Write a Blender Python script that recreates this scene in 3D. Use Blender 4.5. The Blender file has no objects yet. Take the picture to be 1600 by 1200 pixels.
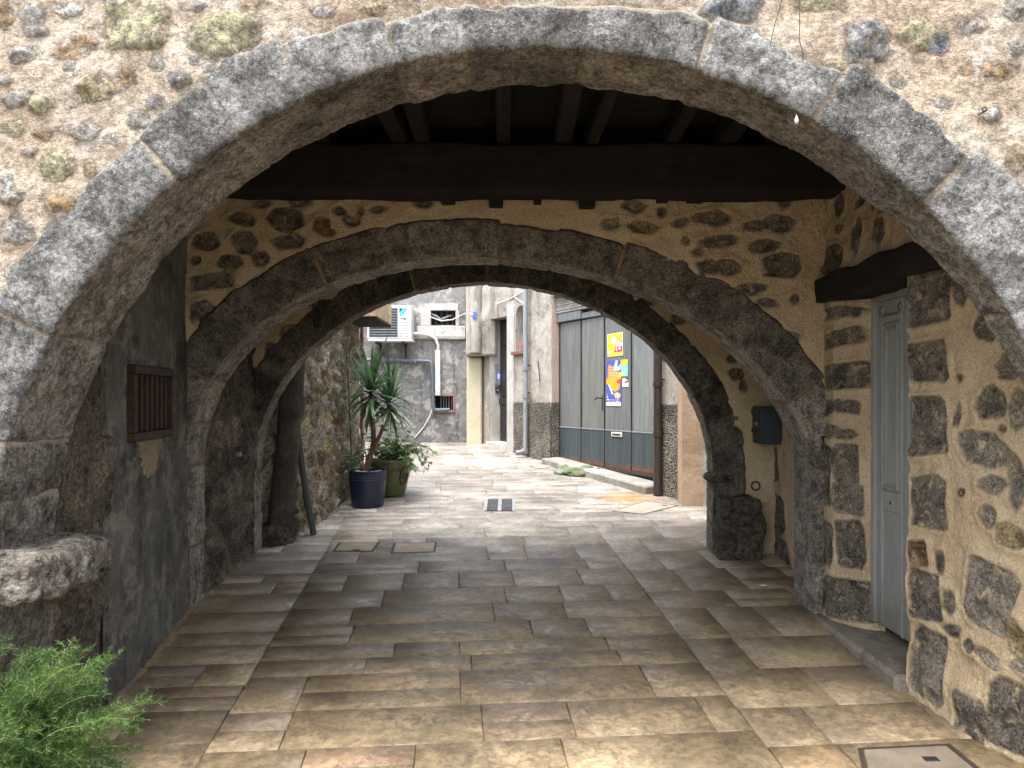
import bpy, math, random
import numpy as np
from mathutils import Vector, Matrix
R = math.radians
SC = bpy.context.scene
COL = SC.collection
rnd = random.Random(7)
F, EYE, HZ, CX, SLOPE = 1200.0, 1.7, 620.0, 800.0, 0.07   # lens in photo pixels, eye height, horizon row, ground rise

def gz(y): return SLOPE * max(min(y, 14.0), -6.0)
def Dg(py): return EYE * F / (py - HZ + SLOPE * F)
def G(px, py, dz=0.0):
    D = Dg(py); return ((px - CX) / F * D, D, SLOPE * D + dz)
def PX(px, D): return (px - CX) / F * D
def PZ(py, D): return EYE + (HZ - py) / F * D

# ---------------------------------------------------------------- noise
def _h(ix, iy, iz, s):
    n = (ix.astype(np.int64) * 374761393 + iy.astype(np.int64) * 668265263 + iz.astype(np.int64) * 2147483647 + s * 974634757) & 0xFFFFFFFF
    n = ((n ^ (n >> 13)) * 1274126177) & 0xFFFFFFFF
    n = ((n ^ (n >> 16)) * 2246822519) & 0xFFFFFFFF
    return ((n ^ (n >> 15)) & 0xFFFFFF) / float(0xFFFFFF)
def vnoise(x, y, z, s=0):
    x, y, z = np.broadcast_arrays(np.asarray(x, float), np.asarray(y, float), np.asarray(z, float))
    ix, iy, iz = np.floor(x), np.floor(y), np.floor(z)
    fx, fy, fz = x - ix, y - iy, z - iz
    fx, fy, fz = [f * f * f * (f * (f * 6 - 15) + 10) for f in (fx, fy, fz)]
    r = 0
    for a in (0, 1):
        for b in (0, 1):
            for c in (0, 1):
                w = (fx if a else 1 - fx) * (fy if b else 1 - fy) * (fz if c else 1 - fz)
                r = r + w * _h(ix + a, iy + b, iz + c, s)
    return r * 2 - 1
def fbm(x, y, z, oct=4, s=0, gain=.5):
    r, a, f = 0, 1.0, 1.0
    for o in range(oct):
        r = r + a * vnoise(x * f, y * f, z * f, s + o * 17); a *= gain; f *= 2.03
    return r
def sm(x):
    x = np.clip(x, 0, 1); return x * x * (3 - 2 * x)

# ---------------------------------------------------------------- objects
def tag(o, label=None, cat=None, group=None, kind=None):
    if label: o['label'] = label
    if cat: o['category'] = cat
    if group: o['group'] = group
    if kind or cat: o['kind'] = kind or 'thing'
    return o
def empty(name, loc, label, cat, group=None):
    o = bpy.data.objects.new(name, None); COL.objects.link(o); o.location = loc
    o.empty_display_size = .1
    return tag(o, label, cat, group)
def link_mesh(name, me, mat, parent=None, smooth=None):
    o = bpy.data.objects.new(name, me); COL.objects.link(o)
    if mat is not None and not me.materials: me.materials.append(mat)
    if parent is not None:
        o.parent = parent
        if parent.type == 'EMPTY': o.matrix_parent_inverse = Matrix.Translation(-parent.location)
    if smooth is not None:
        me.shade_smooth()
        if smooth < 180: me.set_sharp_from_angle(angle=R(smooth))
    return o
def np_mesh(name, V, Q, attrs=None):
    me = bpy.data.meshes.new(name)
    V = np.ascontiguousarray(V, dtype=np.float32); Q = np.ascontiguousarray(Q, dtype=np.int32)
    me.vertices.add(len(V)); me.vertices.foreach_set('co', V.ravel())
    k = Q.shape[1]
    me.loops.add(Q.size); me.loops.foreach_set('vertex_index', Q.ravel())
    me.polygons.add(len(Q)); me.polygons.foreach_set('loop_start', np.arange(0, Q.size, k, dtype=np.int32))
    for n, a in (attrs or {}).items():
        a = np.ascontiguousarray(a, dtype=np.float32)
        if a.ndim == 1:
            at = me.attributes.new(n, 'FLOAT', 'POINT'); at.data.foreach_set('value', a)
        else:
            at = me.attributes.new(n, 'FLOAT_COLOR', 'POINT')
            if a.shape[1] == 3: a = np.concatenate([a, np.ones((len(a), 1), np.float32)], 1)
            at.data.foreach_set('color', np.ascontiguousarray(a).ravel())
    me.update(calc_edges=True); me.validate()
    return me

class MB:
    """collects shapes into one mesh"""
    def __init__(s, frame=None):
        s.v, s.f = [], []
        s.fr = frame
    def add(s, vs, fs):
        b = len(s.v)
        if s.fr:
            o, ax, ay, az = s.fr
            vs = [tuple(o[i] + p[0] * ax[i] + p[1] * ay[i] + p[2] * az[i] for i in range(3)) for p in vs]
        s.v += [tuple(p) for p in vs]; s.f += [tuple(b + i for i in f) for f in fs]
    def box(s, x0, x1, y0, y1, z0, z1, c=.004):
        c = min(c, abs(x1 - x0) * .3, abs(y1 - y0) * .3, abs(z1 - z0) * .3)
        X, Y, Z = (x0, x1), (y0, y1), (z0, z1)
        vs, ix = [], {}
        for i in (0, 1):
            for j in (0, 1):
                for k in (0, 1):
                    si, sj, sk = c * (1 - 2 * i), c * (1 - 2 * j), c * (1 - 2 * k)
                    for a in range(3):
                        ix[i, j, k, a] = len(vs)
                        vs.append((X[i] + (0 if a == 0 else si), Y[j] + (0 if a == 1 else sj), Z[k] + (0 if a == 2 else sk)))
        fs = []
        for a in range(3):
            o = [b for b in range(3) if b != a]
            for e in (0, 1):
                q = []
                for (m, n) in ((0, 0), (1, 0), (1, 1), (0, 1)):
                    key = [0, 0, 0]; key[a] = e; key[o[0]] = m; key[o[1]] = n
                    q.append(ix[key[0], key[1], key[2], a])
                fl = e == 1
                if a == 1: fl = not fl
                fs.append(q if fl else q[::-1])
        for a in range(3):
            b, d = [t for t in range(3) if t != a]
            for m in (0, 1):
                for n in (0, 1):
                    k0 = [0, 0, 0]; k1 = [0, 0, 0]
                    k0[a] = 0; k1[a] = 1
                    for kk in (k0, k1): kk[b] = m; kk[d] = n
                    q = [ix[k0[0], k0[1], k0[2], b], ix[k1[0], k1[1], k1[2], b], ix[k1[0], k1[1], k1[2], d], ix[k0[0], k0[1], k0[2], d]]
                    fl = (m ^ n) == 0
                    if a == 1: fl = not fl
                    fs.append(q[::-1] if fl else q)
        for i in (0, 1):
            for j in (0, 1):
                for k in (0, 1):
                    q = [ix[i, j, k, a] for a in range(3)]
                    fs.append(q if (i + j + k) % 2 == 1 else q[::-1])
        s.add(vs, fs)
    def tube(s, pts, r, n=10, cap=True):
        pts = [Vector(p) for p in pts]
        rs = r if isinstance(r, (list, tuple)) else [r] * len(pts)
        vs, fs = [], []
        up = Vector((0, 0, 1)); prev = None
        for i, p in enumerate(pts):
            t = (pts[min(i + 1, len(pts) - 1)] - pts[max(i - 1, 0)]).normalized()
            a = prev if prev is not None else (up if abs(t.z) < .9 else Vector((1, 0, 0)))
            a = (a - t * a.dot(t)).normalized(); prev = a
            b = t.cross(a)
            for k in range(n):
                w = 2 * math.pi * k / n
                vs.append(tuple(p + (a * math.cos(w) + b * math.sin(w)) * rs[i]))
        for i in range(len(pts) - 1):
            for k in range(n):
                fs.append((i * n + k, i * n + (k + 1) % n, (i + 1) * n + (k + 1) % n, (i + 1) * n + k))
        if cap:
            fs.append(tuple(range(n))[::-1]); fs.append(tuple((len(pts) - 1) * n + k for k in range(n)))
        s.add(vs, fs)
    def lathe(s, prof, c=(0, 0, 0), n=40):
        vs, fs = [], []
        for (r, z) in prof:
            for k in range(n):
                w = 2 * math.pi * k / n
                vs.append((c[0] + r * math.cos(w), c[1] + r * math.sin(w), c[2] + z))
        for i in range(len(prof) - 1):
            for k in range(n):
                fs.append((i * n + k, i * n + (k + 1) % n, (i + 1) * n + (k + 1) % n, (i + 1) * n + k))
        s.add(vs, fs)
    def prism(s, poly, y0, y1):
        n = len(poly)
        vs = [(x, y0, z) for x, z in poly] + [(x, y1, z) for x, z in poly]
        fs = [tuple(range(n)), tuple(range(2 * n - 1, n - 1, -1))]
        fs += [(i, n + i, n + (i + 1) % n, (i + 1) % n) for i in range(n)]
        s.add(vs, fs)
    def rock(s, c, size, p=4.0, amp=.02, fr=6.0, n=22, seed=0, bottom=None):
        g = np.linspace(-1, 1, n)
        A, B = np.meshgrid(g, g, indexing='ij')
        vs, fs = [], []
        for ax in range(3):
            for sg in (-1, 1):
                P = np.zeros((n, n, 3)); P[..., ax] = sg
                P[..., (ax + 1) % 3] = A; P[..., (ax + 2) % 3] = B * sg
                L = (np.abs(P) ** p).sum(-1) ** (1 / p); P = P / L[..., None]
                W = P * np.array(size) * .5 + np.array(c)
                d = fbm(W[..., 0] * fr, W[..., 1] * fr, W[..., 2] * fr, 4, seed) * amp
                nrm = P / np.linalg.norm(P, axis=-1, keepdims=True)
                W = W + nrm * d[..., None]
                b = len(vs); vs += [tuple(q) for q in W.reshape(-1, 3)]
                for i in range(n - 1):
                    for j in range(n - 1):
                        fs.append((b + i * n + j, b + (i + 1) * n + j, b + (i + 1) * n + j + 1, b + i * n + j + 1))
        s.add(vs, fs)
    def text(s, body, x, z, h, w=None, y=-.0012):
        """flat lettering in the frame's x-z plane"""
        cu = bpy.data.curves.new('t', 'FONT'); cu.body = body; cu.size = 1.0; cu.resolution_u = 2
        ob = bpy.data.objects.new('t', cu); COL.objects.link(ob)
        dg = bpy.context.evaluated_depsgraph_get()
        me = bpy.data.meshes.new_from_object(ob.evaluated_get(dg))
        vs = [v.co.copy() for v in me.vertices]; fs = [tuple(p.vertices) for p in me.polygons]
        bpy.data.objects.remove(ob); bpy.data.curves.remove(cu); bpy.data.meshes.remove(me)
        if not vs: return
        x0, x1 = min(v.x for v in vs), max(v.x for v in vs); z0, z1 = min(v.y for v in vs), max(v.y for v in vs)
        kz = h / max(z1 - z0, 1e-6); kx = kz if w is None else w / max(x1 - x0, 1e-6)
        s.add([(x + (v.x - x0) * kx, y, z + (v.y - z0) * kz) for v in vs], fs)
    def build(s, name, mat, parent=None, smooth=None):
        me = bpy.data.meshes.new(name); me.from_pydata(s.v, [], s.f); me.update()
        return link_mesh(name, me, mat, parent, smooth)

# ---------------------------------------------------------------- materials
class NT:
    def __init__(s, name):
        s.m = bpy.data.materials.new(name); s.m.use_nodes = True
        s.t = s.m.node_tree; s.bsdf = s.t.nodes['Principled BSDF']
    def node(s, ty, **kw):
        n = s.t.nodes.new(ty)
        for k, v in kw.items(): setattr(n, k, v)
        return n
    def put(s, sock, v):
        if v is None: return
        if isinstance(v, bpy.types.NodeSocket): s.t.links.new(v, sock)
        else:
            if isinstance(v, (tuple, list)) and len(v) == 3 and sock.type == 'RGBA': v = (*v, 1)
            sock.default_value = v
    def obj(s): return s.node('ShaderNodeTexCoord').outputs['Object']
    def attr(s, n, o='Fac'): return s.node('ShaderNodeAttribute', attribute_name=n).outputs[o]
    def mapping(s, vec, scale=(1, 1, 1), rot=(0, 0, 0), loc=(0, 0, 0)):
        n = s.node('ShaderNodeMapping'); s.put(n.inputs['Vector'], vec); n.inputs['Scale'].default_value = scale
        n.inputs['Rotation'].default_value = rot; n.inputs['Location'].default_value = loc
        return n.outputs[0]
    def vadd(s, a, b):
        n = s.node('ShaderNodeVectorMath', operation='ADD'); s.put(n.inputs[0], a); s.put(n.inputs[1], b); return n.outputs[0]
    def noise(s, vec, scale, detail=5, rough=.55, dist=0.0, out='Fac'):
        n = s.node('ShaderNodeTexNoise'); s.put(n.inputs['Vector'], vec)
        n.inputs['Scale'].default_value = scale; n.inputs['Detail'].default_value = detail
        n.inputs['Roughness'].default_value = rough; n.inputs['Distortion'].default_value = dist
        return n.outputs[out]
    def voro(s, vec, scale, feature='F1', rand=1.0):
        n = s.node('ShaderNodeTexVoronoi', feature=feature); s.put(n.inputs['Vector'], vec); n.inputs['Scale'].default_value = scale
        n.inputs['Randomness'].default_value = rand
        return n.outputs['Distance']
    def math(s, op, a, b=None, c=None):
        n = s.node('ShaderNodeMath', operation=op); s.put(n.inputs[0], a); s.put(n.inputs[1], b); s.put(n.inputs[2], c)
        return n.outputs[0]
    def rng(s, v, a, b, c=0.0, d=1.0, smooth=True):
        n = s.node('ShaderNodeMapRange', interpolation_type='SMOOTHSTEP' if smooth else 'LINEAR'); s.put(n.inputs['Value'], v)
        for k, x in zip(('From Min', 'From Max', 'To Min', 'To Max'), (a, b, c, d)): s.put(n.inputs[k], x)
        return n.outputs['Result']
    def mix(s, f, a, b, blend='MIX'):
        n = s.node('ShaderNodeMix', data_type='RGBA', blend_type=blend)
        s.put(n.inputs[0], f); s.put(n.inputs[6], a); s.put(n.inputs[7], b)
        return n.outputs[2]
    def val(s, col, v):
        n = s.node('ShaderNodeVectorMath', operation='SCALE'); s.put(n.inputs[0], col); s.put(n.inputs['Scale'], v); return n.outputs[0]
    def bump(s, h, strength=.5, dist=.01, normal=None):
        n = s.node('ShaderNodeBump'); s.put(n.inputs['Height'], h); n.inputs['Strength'].default_value = strength
        n.inputs['Distance'].default_value = dist; s.put(n.inputs['Normal'], normal)
        return n.outputs[0]
    def out(s, col=None, rough=.8, normal=None, metal=0.0, spec=None, **kw):
        s.put(s.bsdf.inputs['Base Color'], col); s.put(s.bsdf.inputs['Roughness'], rough); s.put(s.bsdf.inputs['Normal'], normal)
        s.put(s.bsdf.inputs['Metallic'], metal)
        if spec is not None: s.put(s.bsdf.inputs['Specular IOR Level'], spec)
        for k, v in kw.items(): s.put(s.bsdf.inputs[k], v)
        return s.m

def masonry(name, mA, mB, mC, edge=.02, w=.006, bump=.6, grain=70.0, lime=None, fleck=.5, mfine=.35, patch=2.2, cover=.75, bd=.022, speck=.8, rough_h=.8):
    """mortar with stones: the mesh says where stones lie (sd) and their colour (sc); the edge is frayed by noise"""
    t = NT(name); o = t.obj()
    sd = t.attr('sd'); sc = t.attr('sc', 'Color')
    n1 = t.noise(o, 22, 6, .65); n2 = t.noise(o, grain, 8, .7); n3 = t.noise(o, patch, 4, .6); n4 = t.noise(o, 7, 6, .65)
    sdn = t.math('ADD', sd, t.math('MULTIPLY', t.math('SUBTRACT', t.math('ADD', t.math('MULTIPLY', n1, .65), t.math('MULTIPLY', n2, .35)), .5), edge * 2))
    mask = t.math('MULTIPLY', t.rng(sdn, -w, w), t.rng(t.noise(o, 19, 7, .75, .4), .60, .50, cover, 1.0))
    mort = t.mix(t.rng(n3, .38, .62), mA, mB)
    mort = t.mix(t.math('MULTIPLY', t.rng(n4, .55, .75), .7), mort, mC)
    mort = t.val(mort, t.rng(n2, .3, .7, 1 - mfine, 1 + mfine))
    mort = t.val(mort, t.rng(t.noise(o, 230, 4, .75), .34, .66, 1 - mfine * .7, 1 + mfine * .7))
    st = t.val(sc, t.rng(n4, .3, .7, .6, 1.35))
    st = t.val(st, t.rng(n2, .34, .66, .5, 1.5)); st = t.val(st, t.rng(t.noise(o, 210, 4, .75), .32, .68, .7, 1.3))
    v = t.noise(o, 78, 8, .72, .15)
    st = t.mix(t.math('MULTIPLY', t.rng(v, .60, .70), fleck), st, lime or mA)
    st = t.val(st, t.rng(t.noise(o, 15, 4, .8, .3), .38, .54, .5, 1.1))
    st = t.mix(t.math('MULTIPLY', t.rng(t.noise(o, 105, 3, .8), .575, .625), t.math('MULTIPLY', t.rng(n4, .38, .58), speck)), st, t.val(lime or mA, 1.15))
    col = t.mix(mask, mort, st)
    # hairline dark rim where a stone meets the mortar
    rim = t.rng(t.math('ABSOLUTE', t.math('ADD', sdn, .004)), 0.0, .007, .72, 1.0)
    col = t.val(col, rim)
    hh = t.math('ADD', t.math('MULTIPLY', n2, .5), t.math('ADD', t.math('MULTIPLY', n1, .7), t.math('MULTIPLY', mask, t.math('MULTIPLY', v, 1.2))))
    hh = t.math('ADD', t.math('ADD', hh, t.math('MULTIPLY', n4, rough_h)), t.math('MULTIPLY', t.noise(o, 190, 3, .7), .22))
    return t.out(col, .92, t.bump(hh, bump, bd), spec=.25)

def stucco(name, A, B, D, stain=.6, dark=(.05, .05, .048), scale=1.6, bump=.35, pale=None, pale_amt=0.0, streak=1.0):
    t = NT(name); o = t.obj()
    n1 = t.noise(o, scale, 6, .65); n2 = t.noise(o, 9, 8, .7, .1); n3 = t.noise(o, 80, 6, .7)
    st = t.noise(t.mapping(o, (6, 6, .9)), 1.6, 7, .65, .3)
    c = t.mix(t.rng(n1, .4, .6), A, B)
    c = t.mix(t.math('MULTIPLY', t.rng(n2, .5, .68), .8), c, D)
    c = t.mix(t.math('MULTIPLY', t.rng(st, .52, .72), stain * streak), c, dark)
    c = t.mix(t.math('MULTIPLY', t.rng(t.noise(o, 3.3, 9, .75, .3), .54, .66), stain), c, dark)
    if pale: c = t.mix(t.math('MULTIPLY', t.rng(t.noise(o, 4.1, 9, .75, .25), .50, .60), pale_amt), c, pale)
    c = t.val(c, t.rng(n3, .3, .7, .78, 1.22))
    h = t.math('ADD', t.math('MULTIPLY', n2, .8), t.math('MULTIPLY', n3, .35))
    return t.out(c, .9, t.bump(h, bump, .02), spec=.25)

def paint(name, c, rough=.5, wear=.25, wear_col=(.2, .16, .12), scale=14, metal=0.0, bump=.12, rust=None):
    t = NT(name); o = t.obj()
    n = t.noise(o, scale, 8, .7); n2 = t.noise(t.mapping(o, (5, 5, 1)), 5, 6, .6)
    col = t.val(c if isinstance(c, bpy.types.NodeSocket) else t.mix(0.0, c, c), t.rng(n2, .3, .7, .8, 1.18))
    col = t.mix(t.math('MULTIPLY', t.rng(n, .58, .72), wear), col, wear_col)
    return t.out(col, t.rng(n, .3, .7, rough - .1, rough + .15), t.bump(t.noise(o, 60, 4), bump, .004), metal)

def wood(name, c1, c2, axis='X', rough=.8, bump=.5, sc=1.0):
    t = NT(name); o = t.obj()
    s = {'X': (1.2, 16, 16), 'Y': (16, 1.2, 16), 'Z': (16, 16, 1.2)}[axis]
    n = t.noise(t.mapping(o, tuple(q * sc for q in s)), 2.4, 8, .65, .5)
    n2 = t.noise(o, 5, 5, .6)
    c = t.mix(t.rng(n, .35, .65), c1, c2); c = t.val(c, t.rng(n2, .3, .7, .65, 1.3))
    return t.out(c, rough, t.bump(n, bump, .012), spec=.3)

# ---------------------------------------------------------------- wall sheets with stones
class Path:
    """a wall's line in plan; u runs along it, the face looks to side (+1 = left of the direction)"""
    def __init__(s, pts, side=1):
        s.p = np.array(pts, float); d = np.diff(s.p, axis=0); s.l = np.linalg.norm(d, axis=1)
        s.t = d / s.l[:, None]; s.n = np.stack([-s.t[:, 1], s.t[:, 0]], 1) * side
        s.c = np.concatenate([[0], np.cumsum(s.l)]); s.L = s.c[-1]
    def at(s, u):
        u = np.asarray(u, float); k = np.clip(np.searchsorted(s.c, u, 'right') - 1, 0, len(s.l) - 1)
        return s.p[k] + s.t[k] * (u - s.c[k])[..., None], s.n[k]
    def normal_smooth(s, u, r=.03):
        return (s.at(u - r)[1] + s.at(u + r)[1]) * .5
    def hit(s, px):
        k = (px - CX) / F; best = None
        for i in range(len(s.l)):
            (x, y), (tx, ty) = s.p[i], s.t[i]
            den = tx - k * ty
            if abs(den) < 1e-9: continue
            u = (k * y - x) / den; D = y + u * ty
            if D <= .2: continue
            lo = -9 if i == 0 else 0; hi = s.l[i] + (9 if i == len(s.l) - 1 else 0)
            if lo - 1e-6 <= u <= hi + 1e-6 and (best is None or D < best[1]): best = (u + s.c[i], D)
        return best
    def uz(s, px, py):
        u, D = s.hit(px); return u, PZ(py, D), D
    def frame(s, u, z, off=0.0):
        """origin on the face, x along u, y into the wall, z up"""
        p, n = s.at(np.array(u)); k = int(np.clip(np.searchsorted(s.c, u, 'right') - 1, 0, len(s.l) - 1))
        t = s.t[k]
        return ((p[0] + n[0] * off, p[1] + n[1] * off, z), (t[0], t[1], 0), (-n[0], -n[1], 0), (0, 0, 1))

def stones_px(path, lst, seed=1, default=None):
    """photo ellipses (centre, width, height, colour, squareness, tilt) turned into stones on the wall"""
    r = random.Random(seed); out = []
    for e in lst:
        px, py, w, h = e[:4]; col = e[4] if len(e) > 4 and e[4] else default; pw = e[5] if len(e) > 5 else 2.6; rot = e[6] if len(e) > 6 else r.uniform(-.12, .12)
        u, z, D = path.uz(px, py)
        ua, ub = path.hit(px - w / 2), path.hit(px + w / 2)
        k = r.uniform(.8, 1.2)
        out.append((u, z, max(abs(ub[0] - ua[0]) / 2, .01), max(h * D / F / 2, .01), R(rot) if abs(rot) > 1 else rot, tuple(c * k for c in col), pw, r.random() * 99))
    return out
def stones_random(n, u0, u1, z0, z1, pal, smin, smax, seed, avoid=(), test=None, pw=2.4):
    r = random.Random(seed); out = []; tries = 0
    while len(out) < n and tries < n * 30:
        tries += 1
        u, z = r.uniform(u0, u1), r.uniform(z0, z1); a = r.uniform(smin, smax); b = a * r.uniform(.5, .85)
        if test and not test(u, z): continue
        if any(abs(u - q[0]) < (a + q[2]) * 1.05 and abs(z - q[1]) < (b + q[3]) * 1.08 for q in list(avoid) + out): continue
        k = r.uniform(.7, 1.3)
        out.append((u, z, a, b, r.uniform(-.5, .5), tuple(c * k for c in r.choice(pal)), pw, r.random() * 99))
    return out
def stone_field(U, Z, stones, mean):
    """signed depth inside the nearest stone and that stone's colour over the grid U x Z"""
    sd = np.full((len(U), len(Z)), -.15); col = np.tile(np.array(mean, float), (len(U), len(Z), 1))
    for (u, z, a, b, rot, c, pw, ph) in stones:
        m = max(a, b) * 1.75
        i0, i1 = np.searchsorted(U, [u - m, u + m]); j0, j1 = np.searchsorted(Z, [z - m, z + m])
        if i1 <= i0 or j1 <= j0: continue
        X, Y = np.meshgrid(U[i0:i1] - u, Z[j0:j1] - z, indexing='ij')
        cs, sn = math.cos(rot), math.sin(rot)
        x, y = X * cs + Y * sn, -X * sn + Y * cs
        rr = random.Random(ph); xn, yn = x / a, y / b
        if pw >= 3:
            pl = [(math.pi / 2 * k + rr.uniform(-.09, .09), rr.uniform(.90, 1.04)) for k in range(4)] + [(math.pi / 4 + math.pi / 2 * k + rr.uniform(-.2, .2), rr.uniform(1.12, 1.36)) for k in range(4)]
        else:
            n_ = rr.randint(6, 9); o_ = rr.uniform(0, 6.3)
            pl = [(o_ + 2 * math.pi * (k + rr.uniform(-.28, .28)) / n_, rr.uniform(.74, 1.08)) for k in range(n_)]
        d = np.full(x.shape, 9.0)
        for (th, rk) in pl: d = np.minimum(d, rk - (xn * math.cos(th) + yn * math.sin(th)))
        d = d * min(a, b)
        q = sd[i0:i1, j0:j1]; k = d > q
        q[k] = d[k]; col[i0:i1, j0:j1][k] = c
    return sd, col
def rubble_field(U, Z, cw, ch, gap, pal, seed):
    """close-set irregular stones over the whole grid"""
    A, B = np.meshgrid(U / cw, Z / ch, indexing='ij')
    A = A + .35 * vnoise(A * .7, B * .7, 0 * A, seed + 5); B = B + .35 * vnoise(A * .6 + 9, B * .6, 0 * A, seed + 6)
    d1 = np.full(A.shape, 9.0); d2 = d1.copy(); idx = np.zeros(A.shape)
    fi, fj = np.floor(A), np.floor(B)
    for di in (-1, 0, 1):
        for dj in (-1, 0, 1):
            ci, cj = fi + di, fj + dj
            cx = ci + .5 + (_h(ci, cj, 0 * ci, seed) - .5) * .8 + .5 * (np.mod(cj, 2)); cy = cj + .5 + (_h(ci, cj, 0 * ci, seed + 1) - .5) * .7
            cx = cx - .25
            d = np.hypot(A - cx, B - cy); n = d < d1
            d2 = np.where(n, d1, np.minimum(d2, d)); idx = np.where(n, _h(ci, cj, 0 * ci, seed + 2), idx); d1 = np.where(n, d, d1)
    sd = (d2 - d1) * .5 * min(cw, ch) - gap
    p = np.array(pal, float); col = p[(idx * 9973 % len(p)).astype(int)] * (.65 + .7 * np.mod(idx * 131.7, 1))[..., None]
    return sd, col
def spaced(a, b, res, brk=()):
    pts = sorted({round(q, 5) for q in [a, b] + [k for k in brk if a < k < b]}); out = []
    for p, q in zip(pts, pts[1:]):
        out += list(np.linspace(p, q, max(1, int(math.ceil((q - p) / res))), endpoint=False))
    return np.array(out + [pts[-1]])
def sheet(name, path, u0, u1, z0, z1, res, mat, parent=None, stones=(), field=None, mean=(.2, .18, .15), amp=.008, fr=5.0, bulge=.008,
          holes=(), hole=None, lip=0.0, off=0.0, facet=.006, seed=0, extra=None, ubrk=(), zbrk=()):
    """a rough wall face as a fine grid: holes are rectangles (u0,u1,z0,z1), hole(u,z) any other opening"""
    ub = [q for h in holes for q in h[:2]] + list(ubrk); zb = [q for h in holes for q in h[2:]] + list(zbrk)
    U, Z = spaced(u0, u1, res, ub), spaced(z0, z1, res, zb)
    P, _ = path.at(U); N = path.normal_smooth(U)
    if field: sd, col = field(U, Z)
    else: sd, col = stone_field(U, Z, stones, mean)
    UU, ZZ = np.meshgrid(U, Z, indexing='ij')
    X0 = np.repeat(P[:, 0:1], len(Z), 1); Y0 = np.repeat(P[:, 1:2], len(Z), 1)
    m = sm(sd / .022 + .35)
    h = amp * fbm(X0 * fr, Y0 * fr, ZZ * fr, 4, seed) + m * bulge + m * facet * fbm(X0 * 14, Y0 * 14, ZZ * 14, 3, seed + 3) + .0022 * fbm(X0 * 40, Y0 * 40, ZZ * 40, 2, seed + 9)
    if lip: h = h + lip * np.exp(-((sd + .014) / .014) ** 2) * (1 + .8 * vnoise(X0 * 9, Y0 * 9, ZZ * 9, seed + 7)) + lip * .5 * fbm(X0 * 13, Y0 * 13, ZZ * 9, 3, seed + 8)
    if extra is not None: h = h + extra(UU, ZZ)
    h = h + off
    V = np.stack([X0 + h * N[:, 0:1], Y0 + h * N[:, 1:2], ZZ], -1).reshape(-1, 3)
    nu, nz = len(U), len(Z)
    I, J = np.meshgrid(np.arange(nu - 1), np.arange(nz - 1), indexing='ij')
    uc = (U[:-1] + U[1:])[:, None] * .5 + 0 * J; zc = (Z[:-1] + Z[1:])[None, :] * .5 + 0 * I
    keep = np.ones(I.shape, bool)
    for (a, b, c, d) in holes: keep &= ~((uc > a) & (uc < b) & (zc > c) & (zc < d))
    if hole is not None: keep &= ~hole(uc, zc)
    i, j = I[keep], J[keep]
    Q = np.stack([i * nz + j, (i + 1) * nz + j, (i + 1) * nz + j + 1, i * nz + j + 1], 1)
    tn = np.array([path.t[0][0], path.t[0][1]]); nn = path.n[0]
    if tn[0] * 0 + (tn[1] * 1 * nn[0] - tn[0] * 1 * nn[1]) < 0: Q = Q[:, ::-1]
    me = np_mesh(name, V, Q, {'sd': sd.ravel(), 'sc': col.reshape(-1, 3)})
    return link_mesh(name, me, mat, parent, 180)

# ---------------------------------------------------------------- arches
class Arch:
    def __init__(s, cx, cz, a, b, yf, yb, skew=0.0, zbase=0.0):
        s.cx, s.cz, s.a, s.b, s.yf, s.yb, s.skew, s.zb = cx, cz, a, b, yf, yb, skew, zbase
        th = np.linspace(math.pi, 0, 721)
        x = cx + a * np.cos(th) + skew * np.sin(th) ** 1.5; z = cz + b * np.sin(th)
        lz = np.linspace(zbase, cz, 60)[:-1]
        s.X = np.concatenate([np.full(59, x[0]), x, np.full(59, x[-1])]); s.Z = np.concatenate([lz, z, lz[::-1]])
        s.S = np.concatenate([[0], np.cumsum(np.hypot(np.diff(s.X), np.diff(s.Z)))]); s.L = s.S[-1]
    def at(s, q):
        return np.interp(q, s.S, s.X), np.interp(q, s.S, s.Z)
    def normal(s, q, e=.06):
        x0, z0 = s.at(q - e); x1, z1 = s.at(q + e)
        tx, tz = x1 - x0, z1 - z0; l = np.hypot(tx, tz) + 1e-9
        return -tz / l, tx / l          # outward, away from the opening
    def s_px(s, px, py):
        """where along the front edge a photo point lies"""
        x, z = PX(px, s.yf), PZ(py, s.yf)
        return s.S[np.argmin((s.X - x) ** 2 + (s.Z - z) ** 2)]
    def gap(s, x, z):
        u = np.clip((z - s.cz) / s.b, 0, 3); sk = s.skew * np.clip(u, 0, 1) ** 1.5
        r = np.sqrt(((x - s.cx - sk) / s.a) ** 2 + u ** 2)
        return np.where(z < s.cz, np.abs(x - s.cx) - s.a, (r - 1) * (s.a * s.b) ** .5)
    def inside(s, x, z, grow=0.0):
        u = (z - s.cz) / (s.b + grow)
        half = np.where(z < s.cz, s.a + grow, (s.a + grow) * np.sqrt(np.clip(1 - u * u, 0, 1)))
        half = np.where((z > s.cz) & (u >= 1), -1, half)
        sk = np.where(z > s.cz, s.skew * np.clip(u, 0, 1) ** 1.5, 0)
        return np.abs(x - s.cx - sk) < half

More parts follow.
